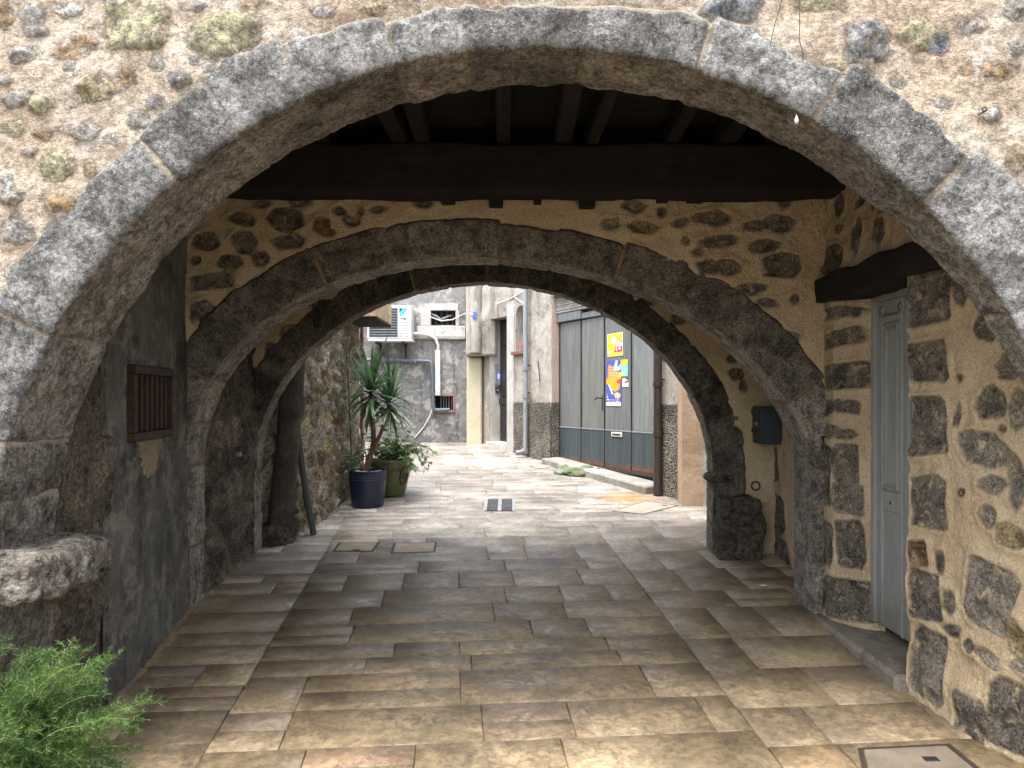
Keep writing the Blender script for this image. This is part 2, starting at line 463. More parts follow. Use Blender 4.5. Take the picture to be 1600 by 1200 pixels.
def ring(name, A, joints, thick, mat, parent, cface, cint, res=.014, proud=.012, seed=0, jw=.0065, back=.25, amp=.006, wob=.0, extn=.016, depth=None):
    """the arch's dressed stones: front face, worn arris, soffit and back face in one skin"""
    r = random.Random(seed)
    q = np.arange(0, A.L, res)
    T = .5
    prof = [(T - i * res, 0.0) for i in range(int((T - .02) / res))]
    nf = len(prof)
    c = .013
    prof += [(c * (1 - math.sin(k * math.pi / 8)), c * (1 - math.cos(k * math.pi / 8))) for k in range(5)]
    d = A.yb - A.yf
    prof += [(0.0, y) for y in np.arange(c + res, d - .02, res)]
    nb0 = len(prof)
    prof += [(0.004, d - .008), (.015, d)] + [(.015 + k * .05, d) for k in range(1, int(back / .05))]
    pr = np.array(prof)
    js = sorted(joints); tl = list(thick) if isinstance(thick, (list, tuple)) else [thick] * (len(js) + 1)
    k = np.searchsorted(js, q)
    J = np.array(js); dj = np.abs(q[:, None] - J[None, :]).min(1) if len(js) else np.full(len(q), 9.0)
    tk = np.array([tl[min(i, len(tl) - 1)] for i in range(len(js) + 1)])[k]
    cf = np.array([[x * v for x in cface[r.randrange(len(cface))]] for v in [r.uniform(.72, 1.25) for _ in range(len(js) + 1)]])[k]
    ci = np.array([[x * v for x in cint[r.randrange(len(cint))]] for v in [r.uniform(.75, 1.22) for _ in range(len(js) + 1)]])[k]
    hv = np.array([r.uniform(-1, 1) for _ in range(len(js) + 1)])[k]
    x, z = A.at(q); nx, nz = A.normal(q)
    ro, yo = pr[:, 0], pr[:, 1]
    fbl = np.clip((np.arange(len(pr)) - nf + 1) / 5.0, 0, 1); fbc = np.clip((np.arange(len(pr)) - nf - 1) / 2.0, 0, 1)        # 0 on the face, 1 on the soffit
    Xg = x[:, None] + nx[:, None] * ro[None]; Zg = z[:, None] + nz[:, None] * ro[None]; ds = (np.interp(x, [p[0] for p in depth], [p[1] for p in depth]) / d)[:, None] if depth else 1.0; Yg = A.yf + yo[None] * ds + 0 * Xg
    sdj = np.repeat(dj[:, None], len(pr), 1) - jw * (1 + 1.3 * np.clip(fbm(Xg * 6, Yg * 6, Zg * 6, 3, seed + 31), -.5, 1))
    ext = (tk[:, None] - ro[None]) + extn * fbm(Xg * 5, Yg * 3, Zg * 5, 3, seed + 2)
    ext = np.where(np.arange(len(pr))[None] < nf, ext, .2)
    sd = np.minimum(sdj, ext)
    rough = fbm(Xg * 9, Yg * 9, Zg * 9, 4, seed) * amp + fbm(Xg * 38, Yg * 38, Zg * 38, 2, seed + 4) * .0022 + hv[:, None] * .0025
    chip = np.clip(fbm(Xg * 13, Yg * 13, Zg * 13, 2, seed + 8) - .35, 0, 1) * .02 * np.exp(-((np.arange(len(pr)) - nf - 2) / 3.0) ** 2)[None]
    h = rough + .008 * (sm(sdj / .012 + .3) - 1)
    hf = h + proud - .07 * (1 - sm(ext / .05 + .9))
    # normal blends from -y on the face to the inward normal on the soffit, +y behind
    a = fbl * math.pi / 2
    wy, wn = -np.cos(a), -np.sin(a)
    wy[nb0 + 1:], wn[nb0 + 1:] = 1.0, 0.0
    hh = hf * (1 - fbl[None]) + (h - chip) * fbl[None]
    hh = hh - chip * (1 - fbl[None])
    V = np.stack([Xg + nx[:, None] * wn[None] * hh, Yg + wy[None] * hh, Zg + nz[:, None] * wn[None] * hh], -1)
    if wob: V[..., 0] += wob * vnoise(Xg * 1.3, Zg * 1.3, 0 * Xg, seed + 12); V[..., 2] += wob * vnoise(Xg * 1.3, Zg * 1.3, 0 * Xg + 5, seed + 13)
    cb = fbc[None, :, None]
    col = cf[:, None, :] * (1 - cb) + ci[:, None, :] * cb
    n, m = len(q), len(pr)
    I, Jx = np.meshgrid(np.arange(n - 1), np.arange(m - 1), indexing='ij'); i, j = I.ravel(), Jx.ravel()
    Q = np.stack([i * m + j, (i + 1) * m + j, (i + 1) * m + j + 1, i * m + j + 1], 1)[:, ::-1]
    me = np_mesh(name, V.reshape(-1, 3), Q, {'sd': sd.ravel(), 'sc': col.reshape(-1, 3)})
    return link_mesh(name, me, mat, parent, 180)

# ---------------------------------------------------------------- palette
W_, GW, YG, YL, OR, DG, GR, BG = (.56, .55, .52), (.44, .43, .41), (.47, .44, .28), (.50, .42, .25), (.45, .31, .17), (.22, .22, .23), (.34, .345, .35), (.33, .355, .39)
K, KB, KY, KG = (.225, .20, .165), (.22, .135, .075), (.34, .275, .15), (.32, .29, .24)
M = {}
M['front'] = masonry('front_masonry', (.51, .44, .36), (.41, .33, .245), (.61, .58, .53), edge=.034, w=.009, bump=1.0, grain=42, lime=(.60, .56, .49), fleck=.6, mfine=.42, patch=3.2, cover=.12, bd=.045, rough_h=1.6, speck=.5)
M['inner'] = masonry('ochre_masonry', (.53, .405, .255), (.59, .47, .31), (.44, .32, .195), edge=.018, w=.004, bump=.9, grain=85, lime=(.38, .31, .21), fleck=.6, mfine=.2, patch=3.0, cover=.35, bd=.04, rough_h=1.3)
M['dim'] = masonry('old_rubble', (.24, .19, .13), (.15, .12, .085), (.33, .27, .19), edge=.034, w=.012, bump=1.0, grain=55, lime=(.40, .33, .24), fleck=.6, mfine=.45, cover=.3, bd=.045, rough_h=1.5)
M['court'] = masonry('court_rubble', (.46, .385, .275), (.35, .27, .17), (.57, .52, .44), edge=.038, w=.012, bump=1.0, grain=45, lime=(.6, .55, .47), fleck=.65, mfine=.45, cover=.2, bd=.05, rough_h=1.5)
M['ring'] = masonry('dressed_stone', (.44, .385, .31), (.38, .31, .23), (.54, .50, .43), edge=.014, w=.005, bump=1.0, grain=50, lime=(.56, .55, .53), fleck=.7, mfine=.35, cover=.8, bd=.045, rough_h=1.4)
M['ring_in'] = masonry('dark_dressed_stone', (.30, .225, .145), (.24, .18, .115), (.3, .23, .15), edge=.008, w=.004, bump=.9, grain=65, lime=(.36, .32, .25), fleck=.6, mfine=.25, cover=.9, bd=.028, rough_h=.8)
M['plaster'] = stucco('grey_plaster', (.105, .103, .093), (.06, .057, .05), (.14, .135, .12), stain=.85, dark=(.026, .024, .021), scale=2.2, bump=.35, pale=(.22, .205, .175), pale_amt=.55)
M['facade'] = stucco('facade_stucco', (.345, .318, .278), (.27, .245, .21), (.40, .375, .335), stain=.85, dark=(.12, .11, .10), scale=1.4, bump=.4, pale=(.46, .43, .38), pale_amt=.4)
M['farwall'] = stucco('far_stucco', (.20, .197, .195), (.145, .142, .14), (.27, .255, .235), stain=.9, dark=(.05, .048, .046), scale=1.2, bump=.35, pale=(.46, .445, .42), pale_amt=.55)
M['whitewash'] = stucco('whitewash', (.52, .505, .48), (.45, .435, .41), (.56, .55, .53), stain=.75, dark=(.12, .12, .12), scale=3, bump=.4)
M['cream'] = stucco('cream_render', (.49, .45, .33), (.45, .405, .285), (.53, .49, .39), stain=.15, dark=(.3, .26, .18), scale=2, bump=.25)
M['jamb'] = stucco('pale_jamb', (.43, .415, .385), (.35, .335, .305), (.47, .455, .42), stain=.4, dark=(.22, .21, .2), scale=2.5, bump=.25)
M['orange'] = stucco('orange_render', (.385, .28, .20), (.33, .235, .165), (.43, .325, .24), stain=.15, dark=(.3, .2, .13), scale=2, bump=.5)
M['pink'] = stucco('pink_render', (.36, .275, .225), (.32, .245, .20), (.40, .32, .265), stain=.3, dark=(.25, .2, .17), scale=2, bump=.3)
M['mass'] = stucco('rough_wall', (.3, .26, .21), (.26, .22, .18), (.34, .3, .25), bump=.3)
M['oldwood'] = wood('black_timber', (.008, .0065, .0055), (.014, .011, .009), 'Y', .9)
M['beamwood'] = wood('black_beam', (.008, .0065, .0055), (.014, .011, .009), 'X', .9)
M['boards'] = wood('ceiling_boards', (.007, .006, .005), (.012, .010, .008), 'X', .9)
M['palewood'] = wood('pale_wood', (.42, .33, .2), (.33, .25, .15), 'Y', .7)
M['redwood'] = wood('red_brown_wood', (.032, .013, .007), (.018, .008, .005), 'X', .6)
def door_paint():
    t = NT('grey_door_paint'); o = t.obj()
    sx = t.node('ShaderNodeSeparateXYZ'); t.put(sx.inputs[0], o)
    n = t.noise(t.mapping(o, (6, 6, 1)), 4, 8, .7); n2 = t.noise(o, 30, 8, .75); n3 = t.noise(o, 5, 6, .7)
    c = t.mix(t.rng(n, .35, .65), (.205, .218, .205), (.262, .272, .256))
    c = t.mix(t.math('MULTIPLY', t.rng(n2, .62, .72), .6), c, (.12, .12, .105))
    c = t.mix(t.math('MULTIPLY', t.rng(t.math('ADD', sx.outputs[2], t.math('MULTIPLY', n3, .7)), 1.05, .72), .7), c, (.13, .115, .088))
    return t.out(c, t.rng(n2, .3, .7, .4, .65), t.bump(n2, .2, .004))
M['door'] = door_paint()
M['zinc'] = paint('zinc_pipe', (.19, .20, .215), .5, .25, (.2, .2, .2))
M['brownpipe'] = paint('brown_pipe', (.032, .020, .017), .45, .3, (.06, .035, .025))
M['darkpipe'] = paint('dark_pipe', (.045, .048, .052), .6, .3, (.1, .1, .09))
M['cementpipe'] = stucco('cemented_pipe', (.07, .06, .047), (.045, .039, .03), (.10, .085, .065), stain=.8, dark=(.018, .015, .012), scale=4, bump=1.0)
M['bluepipe'] = paint('blue_grey_pipe', (.10, .125, .16), .45, .15, (.2, .2, .2))
M['white'] = paint('white_plastic', (.55, .55, .535), .45, .1, (.4, .38, .34))
M['acwhite'] = paint('ac_white', (.5, .51, .51), .4, .12, (.35, .33, .3))
M['black'] = paint('black_metal', (.015, .015, .016), .5, .2, (.05, .04, .03))
M['iron'] = paint('rusty_iron', (.035, .025, .02), .7, .5, (.09, .045, .02))
M['darkhole'] = paint('dark_inside', (.008, .008, .008), .9, 0, (0, 0, 0))
M['navy'] = paint('navy_plastic', (.008, .012, .04), .35, .08, (.03, .03, .05), bump=.03)
M['mailbox'] = paint('petrol_metal', (.022, .036, .043), .45, .15, (.08, .09, .09))
M['grey'] = paint('grey_box', (.2, .21, .23), .4, .1, (.15, .15, .15))
M['pinkpipe'] = paint('pink_pipe', (.23, .11, .095), .6, .3, (.3, .2, .18))
M['brick'] = paint('red_brick', (.18, .075, .05), .8, .4, (.2, .12, .08), bump=.6)

def ringed(name, col, rough=.5): return paint(name, col, rough, .05, (.5, .5, .5), bump=.02)
def pebble():
    t = NT('pebbledash'); o = t.obj()
    v = t.voro(o, 55); n = t.noise(o, 3, 5, .6)
    c = t.mix(t.rng(v, .1, .75), (.30, .27, .22), (.07, .065, .058))
    c = t.val(c, t.rng(n, .35, .65, .65, 1.25))
    return t.out(c, .95, t.bump(t.math('MULTIPLY', v, -1), 1.0, .03), spec=.2)
M['pebble'] = pebble()
def metal_door(name, base, rust=False, pale=.25):
    t = NT(name); o = t.obj()
    n = t.noise(t.mapping(o, (7, 7, .7)), 2.2, 7, .65, .4); n2 = t.noise(o, 11, 9, .75)
    c = t.mix(t.rng(n, .35, .65), tuple(q * .8 for q in base), tuple(q * 1.2 for q in base))
    c = t.mix(t.math('MULTIPLY', t.rng(n2, .6, .74), pale), c, (.42, .43, .41))
    if rust:
        z = t.attr('up'); e = t.math('SUBTRACT', t.math('ADD', t.math('MULTIPLY', t.noise(t.mapping(o, (9, 9, 2)), 3, 8, .7), .17), -.01), z)
        c = t.mix(t.rng(e, -.02, .06), c, t.mix(t.rng(n2, .4, .6), (.15, .065, .033), (.07, .038, .024)))
    return t.out(c, .55, t.bump(n2, .15, .004), spec=.4)
M['garage'] = metal_door('garage_panel_paint', (.128, .134, .133))
M['garage_light'] = metal_door('garage_panel_paint_pale', (.165, .182, .176), pale=.35)
M['garage_green'] = metal_door('garage_panel_paint_olive', (.138, .142, .130), pale=.15)
M['kick'] = metal_door('kick_plate_paint', (.045, .058, .064), True, .12)
def paver_mat():
    t = NT('stone_paving'); o = t.obj()
    sc = t.attr('sc', 'Color'); off = t.attr('off', 'Vector'); v = t.vadd(o, off)
    n1 = t.noise(v, 3.5, 8, .7, .1); n2 = t.noise(v, 26, 8, .7); n3 = t.noise(o, .9, 4, .6)
    ve = t.noise(v, 11, 9, .75, .25)
    vein = t.rng(t.math('ABSOLUTE', t.math('SUBTRACT', ve, .5)), 0, .035)
    c = t.val(sc, t.rng(n1, .3, .7, .72, 1.25))
    c = t.mix(t.math('MULTIPLY', t.rng(t.noise(v, 7, 10, .8, .1), .50, .60), .62), c, t.val(sc, .42))
    c = t.mix(t.math('MULTIPLY', t.rng(vein, 0, 1, 1, 0), .42), c, t.val(sc, .40))
    c = t.val(c, t.rng(n2, .3, .7, .74, 1.26)); c = t.val(c, t.rng(n3, .36, .64, .70, 1.16)); c = t.val(c, t.rng(t.noise(o, 2.6, 9, .78), .40, .56, .72, 1.08))
    c = t.mix(t.math('MULTIPLY', t.rng(t.noise(o, 34, 3, .6), .70, .74), .6), c, t.val(sc, .3))
    # rust stain that runs from the brown pipe
    p = G(985, 778); q = t.mapping(o, (1.6, 7.5, 1), (0, 0, R(-12)), (0, 0, 0))
    dist = t.node('ShaderNodeVectorMath', operation='DISTANCE'); t.put(dist.inputs[0], t.mapping(o, (1, 1, 1)))
    dist.inputs[1].default_value = p
    st = t.math('SUBTRACT', t.math('ADD', .42, t.math('MULTIPLY', t.math('SUBTRACT', t.noise(t.mapping(o, (1.5, 9, 1), (0, 0, R(-8))), 1.6, 5, .6), .5), .9)), dist.outputs['Value'])
    c = t.mix(t.math('MULTIPLY', t.rng(st, 0, .35), .75), c, (.38, .20, .07))
    h = t.math('ADD', t.math('MULTIPLY', n1, .6), t.math('ADD', t.math('MULTIPLY', n2, .35), t.math('MULTIPLY', vein, .25)))
    return t.out(c, t.rng(n1, .3, .7, .30, .55), t.bump(h, .5, .006), spec=.5)
M['paver'] = paver_mat()
def plain_noise(name, a, b, sc, rough=.9, bump=.4):
    t = NT(name); o = t.obj(); n = t.noise(o, sc, 7, .65)
    return t.out(t.mix(t.rng(n, .35, .65), a, b), rough, t.bump(n, bump, .01))
M['grout'] = plain_noise('dark_grout', (.085, .067, .045), (.13, .105, .072), 20)
M['earth'] = plain_noise('ground_earth', (.12, .10, .08), (.2, .17, .13), 3)
M['concrete'] = stucco('step_concrete', (.26, .25, .23), (.19, .18, .16), (.29, .28, .26), stain=.5, dark=(.12, .11, .08), scale=4, bump=.5)
M['mossy'] = plain_noise('mossy_concrete', (.15, .155, .135), (.055, .085, .02), 6, .95, 1.0)
M['stepstone'] = stucco('door_step_stone', (.19, .165, .13), (.14, .12, .095), (.24, .21, .17), stain=.5, dark=(.06, .05, .04), scale=4, bump=.5)
M['soil'] = plain_noise('soil', (.03, .02, .014), (.06, .045, .03), 40, 1, 1)
M['terracotta'] = plain_noise('terracotta', (.3, .14, .08), (.4, .22, .14), 6)
M['potgreen'] = plain_noise('olive_glaze', (.115, .125, .045), (.085, .095, .035), 5, .45, .15)
M['potbrown'] = plain_noise('brown_glaze', (.09, .045, .03), (.06, .03, .02), 5, .5, .1)
M['bark'] = plain_noise('yucca_bark', (.16, .10, .065), (.09, .055, .035), 30, .9, .8)
M['deadleaf'] = plain_noise('dead_leaf', (.26, .15, .07), (.16, .09, .045), 12, .8, .3)
M['stone_rock'] = masonry('weathered_block', (.56, .51, .43), (.40, .34, .27), (.62, .58, .52), bump=1.0, grain=45, mfine=.5, patch=9, bd=.035)
M['dark_rock'] = masonry('dark_block', (.28, .23, .175), (.17, .14, .105), (.36, .30, .23), bump=1.0, grain=50, mfine=.5, patch=9, bd=.035)
def leafmat(name, a, b, sc=6, tr=.25):
    t = NT(name); o = t.obj(); n = t.noise(o, sc, 4, .6)
    c = t.mix(t.rng(n, .35, .65), a, b)
    t.out(c, .42, t.bump(t.noise(o, 60, 3), .15, .003), spec=.45)
    tl = t.node('ShaderNodeBsdfTranslucent'); t.put(tl.inputs['Color'], t.val(c, 1.6))
    mx = t.node('ShaderNodeMixShader'); mx.inputs[0].default_value = tr
    t.t.links.new(t.bsdf.outputs[0], mx.inputs[1]); t.t.links.new(tl.outputs[0], mx.inputs[2])
    t.t.links.new(mx.outputs[0], t.t.nodes['Material Output'].inputs['Surface'])
    return t.m
M['yucca'] = leafmat('yucca_leaf', (.035, .075, .035), (.06, .12, .045), 5)
M['bush'] = leafmat('bush_leaf', (.075, .14, .05), (.12, .19, .07), 9)
M['fern'] = leafmat('fern_leaf', (.024, .062, .012), (.085, .15, .03), 9, .28)
M['fernstem'] = plain_noise('fern_stem', (.12, .17, .05), (.16, .14, .06), 10)
FLAT = {}
def flat(c, rough=.7):
    k = tuple(c)
    if k not in FLAT: FLAT[k] = plain_noise('ink_%d' % len(FLAT), tuple(q * .94 for q in c), c, 9, rough, .05)
    return FLAT[k]

# ---------------------------------------------------------------- ground and paving
def ground():
    ys = [-60, -6, 0, 7, 14, 90]; xs = [-80, 0, 80]
    V = [(x, y, gz(y) - .014) for y in ys for x in xs]; Q = [(i * 3 + j, i * 3 + j + 1, i * 3 + j + 4, i * 3 + j + 3) for i in range(5) for j in range(2)]
    tag(link_mesh('ground', np_mesh('ground', np.array(V), np.array(Q)), M['grout']), kind='structure')
ground()
PT = Vector((-.08, 1.0)).normalized(); PE = Vector((PT.y, -PT.x))
def paving():
    r = random.Random(11); V, Fc, COLR, OFF = [], [], [], []
    def slab(e0, e1, t0, t1, col):
        g = .002; b = len(V); z = r.uniform(-.0008, .0008); off = (r.uniform(-50, 50), r.uniform(-50, 50), r.uniform(-9, 9))
        jit = lambda: r.uniform(-.0025, .0025)
        cs = [(e0 + g + jit(), t0 + g + jit()), (e1 - g + jit(), t0 + g + jit()), (e1 - g + jit(), t1 - g + jit()), (e0 + g + jit(), t1 - g + jit())]
        ce, ct = (e0 + e1) / 2, (t0 + t1) / 2; tl = (r.uniform(-.002, .002), r.uniform(-.003, .003))
        for ring_, dz in ((0, -.03), (1, -.005), (2, 0)):
            for (e, t) in cs:
                k = .004 if ring_ == 2 else 0
                ee = e + (k if e < ce else -k); tt = t + (k if t < ct else -k)
                p = PE * ee + PT * tt
                V.append((p.x, p.y, gz(p.y) + z + dz + (tl[0] * (ee - ce) + tl[1] * (tt - ct)) * 1.0)); COLR.append(col); OFF.append(off)
        for k in range(2):
            for i in range(4): Fc.append((b + k * 4 + i, b + k * 4 + (i + 1) % 4, b + k * 4 + 4 + (i + 1) % 4, b + k * 4 + 4 + i))
        Fc.append((b + 8, b + 9, b + 10, b + 11))
    def colour(t):
        v = r.uniform(.86, 1.10)
        base = (.268, .202, .122 * r.uniform(.97, 1.05))
        if r.random() < .10: base = (.20, .152, .095)
        k = min(max((t - 4.8) / 2.2, 0), 1)                     # slabs fade paler towards the court: its daylight put into their colour
        pale = r.choice([(.315, .285, .255), (.32, .29, .262), (.305, .276, .248), (.32, .286, .247)])
        base = tuple(a * (1 - k) + b * k for a, b in zip(base, pale)); v = v * (1 - k) + r.uniform(.85, 1.1) * k
        return tuple(q * v for q in base)
    def fld(e0, e1, t0, t1, rows, lens):
        t = t0
        while t < t1:
            d = r.choice(rows); e = e0 - r.uniform(0, .5)
            while e < e1:
                l = r.choice(lens) * r.uniform(.85, 1.15)
                if e + l < e0 + .16: l = e0 + .3 - e
                a, b = max(e, e0), min(e + l, e1)
                if e1 - b < .14: b = e1; l = b - e + .01
                if b - a > .03:
                    if d > .25 and r.random() < .2:
                        m = t + d * r.uniform(.45, .55); c = colour(t); slab(a, b, t, m, c); slab(a, b, m, t + d, tuple(q * r.uniform(.9, 1.1) for q in c))
                    else: slab(a, b, t, t + d, colour(t))
                e += l
            t += d
    fld(-3.4, -1.02, -1.5, 7.4, [.2, .26, .3, .34], [.4, .55, .7, .85])
    fld(-1.02, 1.33, -1.5, 7.4, [.2, .3, .34, .38, .42], [.36, .46, .6, .8, .95])
    fld(1.33, 3.6, -1.5, 7.4, [.26, .34, .42, .5], [.35, .45, .6])
    fld(-4.2, 3.8, 7.4, 13.4, [.18, .22, .26, .3], [.5, .65, .8, 1.0])
    me = np_mesh('pavement', np.array(V), np.array(Fc), {'sc': np.array(COLR)})
    at = me.attributes.new('off', 'FLOAT_VECTOR', 'POINT'); at.data.foreach_set('vector', np.array(OFF, np.float32).ravel())
    tag(link_mesh('pavement', me, M['paver']), kind='structure')
paving()

# ---------------------------------------------------------------- front arch wall
A1 = Arch(.086, 1.013, 1.905, 1.90, 2.66, 3.05, 0, .05)      # the wall is thicker on its left side than on its right
FR = Path([(-4.3, 2.66), (4.3, 2.66)], -1)
fw = empty('arch_wall', (0, 2.8, gz(2.8)), 'pale pink rubble and mortar wall nearest the viewer, pierced by the widest grey stone arch', 'arch wall')
front_list = [
 (53,23,40,36,W_),(55,50,36,24,GW),(105,15,50,22,W_),(118,76,70,40,OR,2.2,12),(215,38,92,76,YG,3.5),(352,50,132,72,YG,2.6,14),(36,88,44,30,W_),(150,138,62,48,YL),
 (200,118,24,30,OR),(282,125,34,34,DG,2,20),(308,95,18,14,GR),(330,108,18,12,GR),(245,98,20,24,GW),(28,156,46,28,W_),(64,165,38,24,YG),(218,187,32,30,GW),(243,160,24,22,GR),
 (130,204,46,32,GW),(25,200,38,22,YG),(92,258,54,46,YG,2.6,-20),(140,263,20,28,YL),(18,305,42,32,W_),(95,318,48,26,OR),(28,362,50,32,W_),(78,372,14,36,OR),(24,425,36,28,W_),
 (55,425,14,18,GR),(15,280,16,12,W_),(585,14,30,20,YL),(470,58,40,22,GW),(8,20,26,50,OR),(185,8,36,16,W_),(300,8,30,12,GW),(400,8,44,16,OR),(505,18,36,18,GW),(10,128,22,14,W_),
 (70,210,24,14,OR),(172,215,22,16,GW),(50,240,22,12,GW),(110,160,20,14,W_),
 (1150,12,84,40,BG,2.6,6),(1275,8,62,20,YG),(1355,66,66,60,GR,3),(1440,52,72,46,YG),(1310,106,48,26,YL,2.4,-10),(1345,112,40,16,YG),(1560,112,54,28,OR),(1512,108,18,14,OR),
 (1590,250,40,40,YL),(1570,292,54,54,GR),(1596,330,34,40,YL),(1470,66,34,36,BG),(1585,14,40,30,GW),(1405,125,20,16,GW),(1520,40,44,26,W_),(1590,70,30,30,GW),(1470,160,30,18,GW),(1550,180,30,22,W_)]
fs = stones_px(FR, front_list, 3)
PALF = [W_, W_, GW, YG, OR, GR, YL]
fs += stones_random(60, .1, 2.45, .2, 3.6, PALF, .035, .10, 5, fs, test=lambda u, z: not (.0 < (u - 4.3 + 1.85) and z > .6))
fs += stones_random(90, 6.3, 8.5, .2, 3.6, PALF, .03, .10, 6, fs)
fs += stones_random(40, 2.4, 6.5, 3.2, 3.6, PALF, .03, .10, 8, fs)
fs += stones_random(18, 2.3, 6.6, .9, 3.1, [W_, GW, YG, OR], .010, .026, 9, fs)
def inA1(u, z): return A1.inside(u - 4.3, z, .09)
sheet('masonry', FR, 0, 8.6, -.2, 3.66, .0135, M['front'], fw, fs, mean=(.4, .35, .3), amp=.016, fr=4.2, bulge=.006, facet=.016, hole=inA1, seed=21, extra=lambda U, Z: -.024 * (1 - sm((np.hypot(U - 4.3 - A1.cx, np.maximum(Z - A1.cz, 0)) - A1.a - .10) / .14)))
sheet('inner_face', Path([(-2.6, 3.03), (0, 2.99), (1.25, 2.90), (1.9, 2.75), (2.6, 2.72)], 1), 0, 5.2, -.1, 3.5, .06, M['inner'], fw, (), amp=.003, hole=lambda u, z: A1.inside(u - 2.6, z, .10), seed=5)
j1 = [A1.s_px(*p) for p in ((-10, 790), (20, 700), (85, 530), (170, 375), (270, 275), (372, 205), (480, 150), (620, 100), (725, 78), (912, 80), (1090, 115), (1265, 200), (1440, 320), (1600, 480))]
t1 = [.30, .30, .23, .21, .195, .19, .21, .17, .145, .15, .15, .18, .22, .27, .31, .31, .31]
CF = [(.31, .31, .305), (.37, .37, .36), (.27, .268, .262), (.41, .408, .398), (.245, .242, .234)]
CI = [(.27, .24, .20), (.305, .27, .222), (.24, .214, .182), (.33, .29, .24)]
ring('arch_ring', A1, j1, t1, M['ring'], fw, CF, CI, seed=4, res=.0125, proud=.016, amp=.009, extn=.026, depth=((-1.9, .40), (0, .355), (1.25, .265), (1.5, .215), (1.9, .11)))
m = MB(); m.box(-4.28, -2.28, 2.70, 6.46, -.3, 3.46, .01); m.box(2.36, 4.28, 2.70, 6.46, -.3, 3.46, .01); m.box(-4.28, 4.28, 2.70, 6.46, 3.463, 3.62, .01)
m.build('wall_core', M['mass'], fw)
m = MB(); m.rock((-1.80, 2.82, 1.075), (.42, .58, .165), 6.0, .022, 11, 48, 3)
m.build('impost_stone', M['stone_rock'], fw, 180)

# ---------------------------------------------------------------- second arch wall
A2 = Arch(-.085, 1.18, 1.97, 1.40, 4.83, 5.15, -.157, .2)
W2 = Path([(-2.4, 4.83), (2.4, 4.83)], -1)
w2 = empty('arch_wall', (0, 4.9, gz(4.9)), 'ochre plastered wall with the middle arch of dark stone, under the black timber ceiling', 'arch wall')
s2 = [(378,342,48,22,K),(446,343,68,36,K),(502,351,26,26,KB),(512,363,22,14,KB),(548,345,32,16,K),(592,328,28,12,K),(322,378,46,32,K),(382,378,42,38,K),(452,378,56,26,K),(358,411,44,26,K),(407,405,32,26,K),
 (306,407,18,16,K),(330,440,64,26,K,3.5),(320,490,46,44,K),(660,317,34,16,K),(563,332,10,16,K),(530,330,22,14,K),(470,318,40,14,K),(410,318,30,12,K),
 (988,322,38,20,K),(1033,332,16,14,K),(953,352,32,16,K),(1003,355,50,22,KY,2.6),(1062,350,24,14,K),(1070,378,14,14,K),(1111,341,58,26,K),(1180,352,34,18,K),(1216,351,48,28,K),(1225,317,22,16,K),
 (1122,377,58,22,K),(1196,384,52,26,K),(1105,418,38,28,K),(1140,418,44,26,K),(1222,415,60,38,K),(1169,453,58,22,K),(1199,474,38,16,K),(1240,469,14,18,K),(1211,509,22,20,K),(1235,527,30,20,K),
 (1246,557,30,26,KY),(1260,580,14,12,KB),(1090,395,20,10,K),(1150,300,44,14,K),(1262,640,16,24,K)]
sheet('masonry', W2, 0, 4.8, .1, 3.46, .016, M['inner'], w2, stones_px(W2, s2, 4, K), mean=K, amp=.013, fr=3.6, bulge=-.009, lip=.011, facet=.020,
      hole=lambda u, z: A2.inside(u - 2.4, z, .10), seed=31, extra=lambda U, Z: -.024 * (1 - sm((A2.gap(U - 2.4, Z) - .20) / .10)))
sheet('rear_face', Path([(-2.4, 5.15), (2.4, 5.15)], 1), 0, 4.8, .1, 3.46, .06, M['inner'], w2, (), hole=lambda u, z: A2.inside(u - 2.4, z, .08), seed=32)
j2 = [A2.s_px(*p) for p in ((289, 860), (291, 730), (300, 662), (334, 599), (412, 501), (506, 434), (640, 405), (780, 403), (800, 404), (862, 410), (960, 436), (1022, 456), (1112, 524), (1225, 632), (1262, 715), (1268, 800), (1268, 880))]
t2 = [.10, .10, .10, .25, .26, .25, .24, .24, .21, .20, .22, .25, .27, .27, .24, .12, .08, .08]
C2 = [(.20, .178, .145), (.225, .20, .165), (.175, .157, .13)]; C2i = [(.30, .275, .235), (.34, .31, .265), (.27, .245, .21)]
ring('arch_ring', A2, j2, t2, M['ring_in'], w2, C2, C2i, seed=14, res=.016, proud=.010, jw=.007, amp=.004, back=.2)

# ---------------------------------------------------------------- third arch wall, towards the court
A3 = Arch(-.23, 1.09, 1.85, 1.53, 6.2, 6.42, 0, .35)
W3 = Path([(-2.5, 6.2), (2.5, 6.2)], -1)
w3 = empty('arch_wall', (0, 6.3, gz(6.3)), 'wall with the farthest and darkest stone arch, opening onto the bright court', 'arch wall')
s3 = [(560,455,50,18,K),(505,478,46,22,K),(455,520,40,26,K),(428,560,30,50,K),(590,440,36,10,K),(950,450,34,14,K),(1010,470,30,16,K),(1060,500,30,18,K),(1150,585,26,20,KB),(1160,605,12,20,K),(1146,560,20,14,K),(1152,690,10,40,K),(415,610,20,40,K)]
sheet('masonry', W3, 0, 5, .3, 3.46, .02, M['inner'], w3, stones_px(W3, s3, 6, K), mean=K, amp=.012, bulge=-.008, lip=.010, facet=.01, hole=lambda u, z: A3.inside(u - 2.5, z, .08), seed=41, extra=lambda U, Z: -.024 * (1 - sm((A3.gap(U - 2.5, Z) - .16) / .08)))
sheet('court_face', Path([(-4.2, 6.5), (4.2, 6.5)], 1), 0, 8.4, .2, 3.63, .05, M['court'], w3, (), mean=(.3, .25, .2), hole=lambda u, z: A3.inside(u - 4.2, z, .08), seed=42)
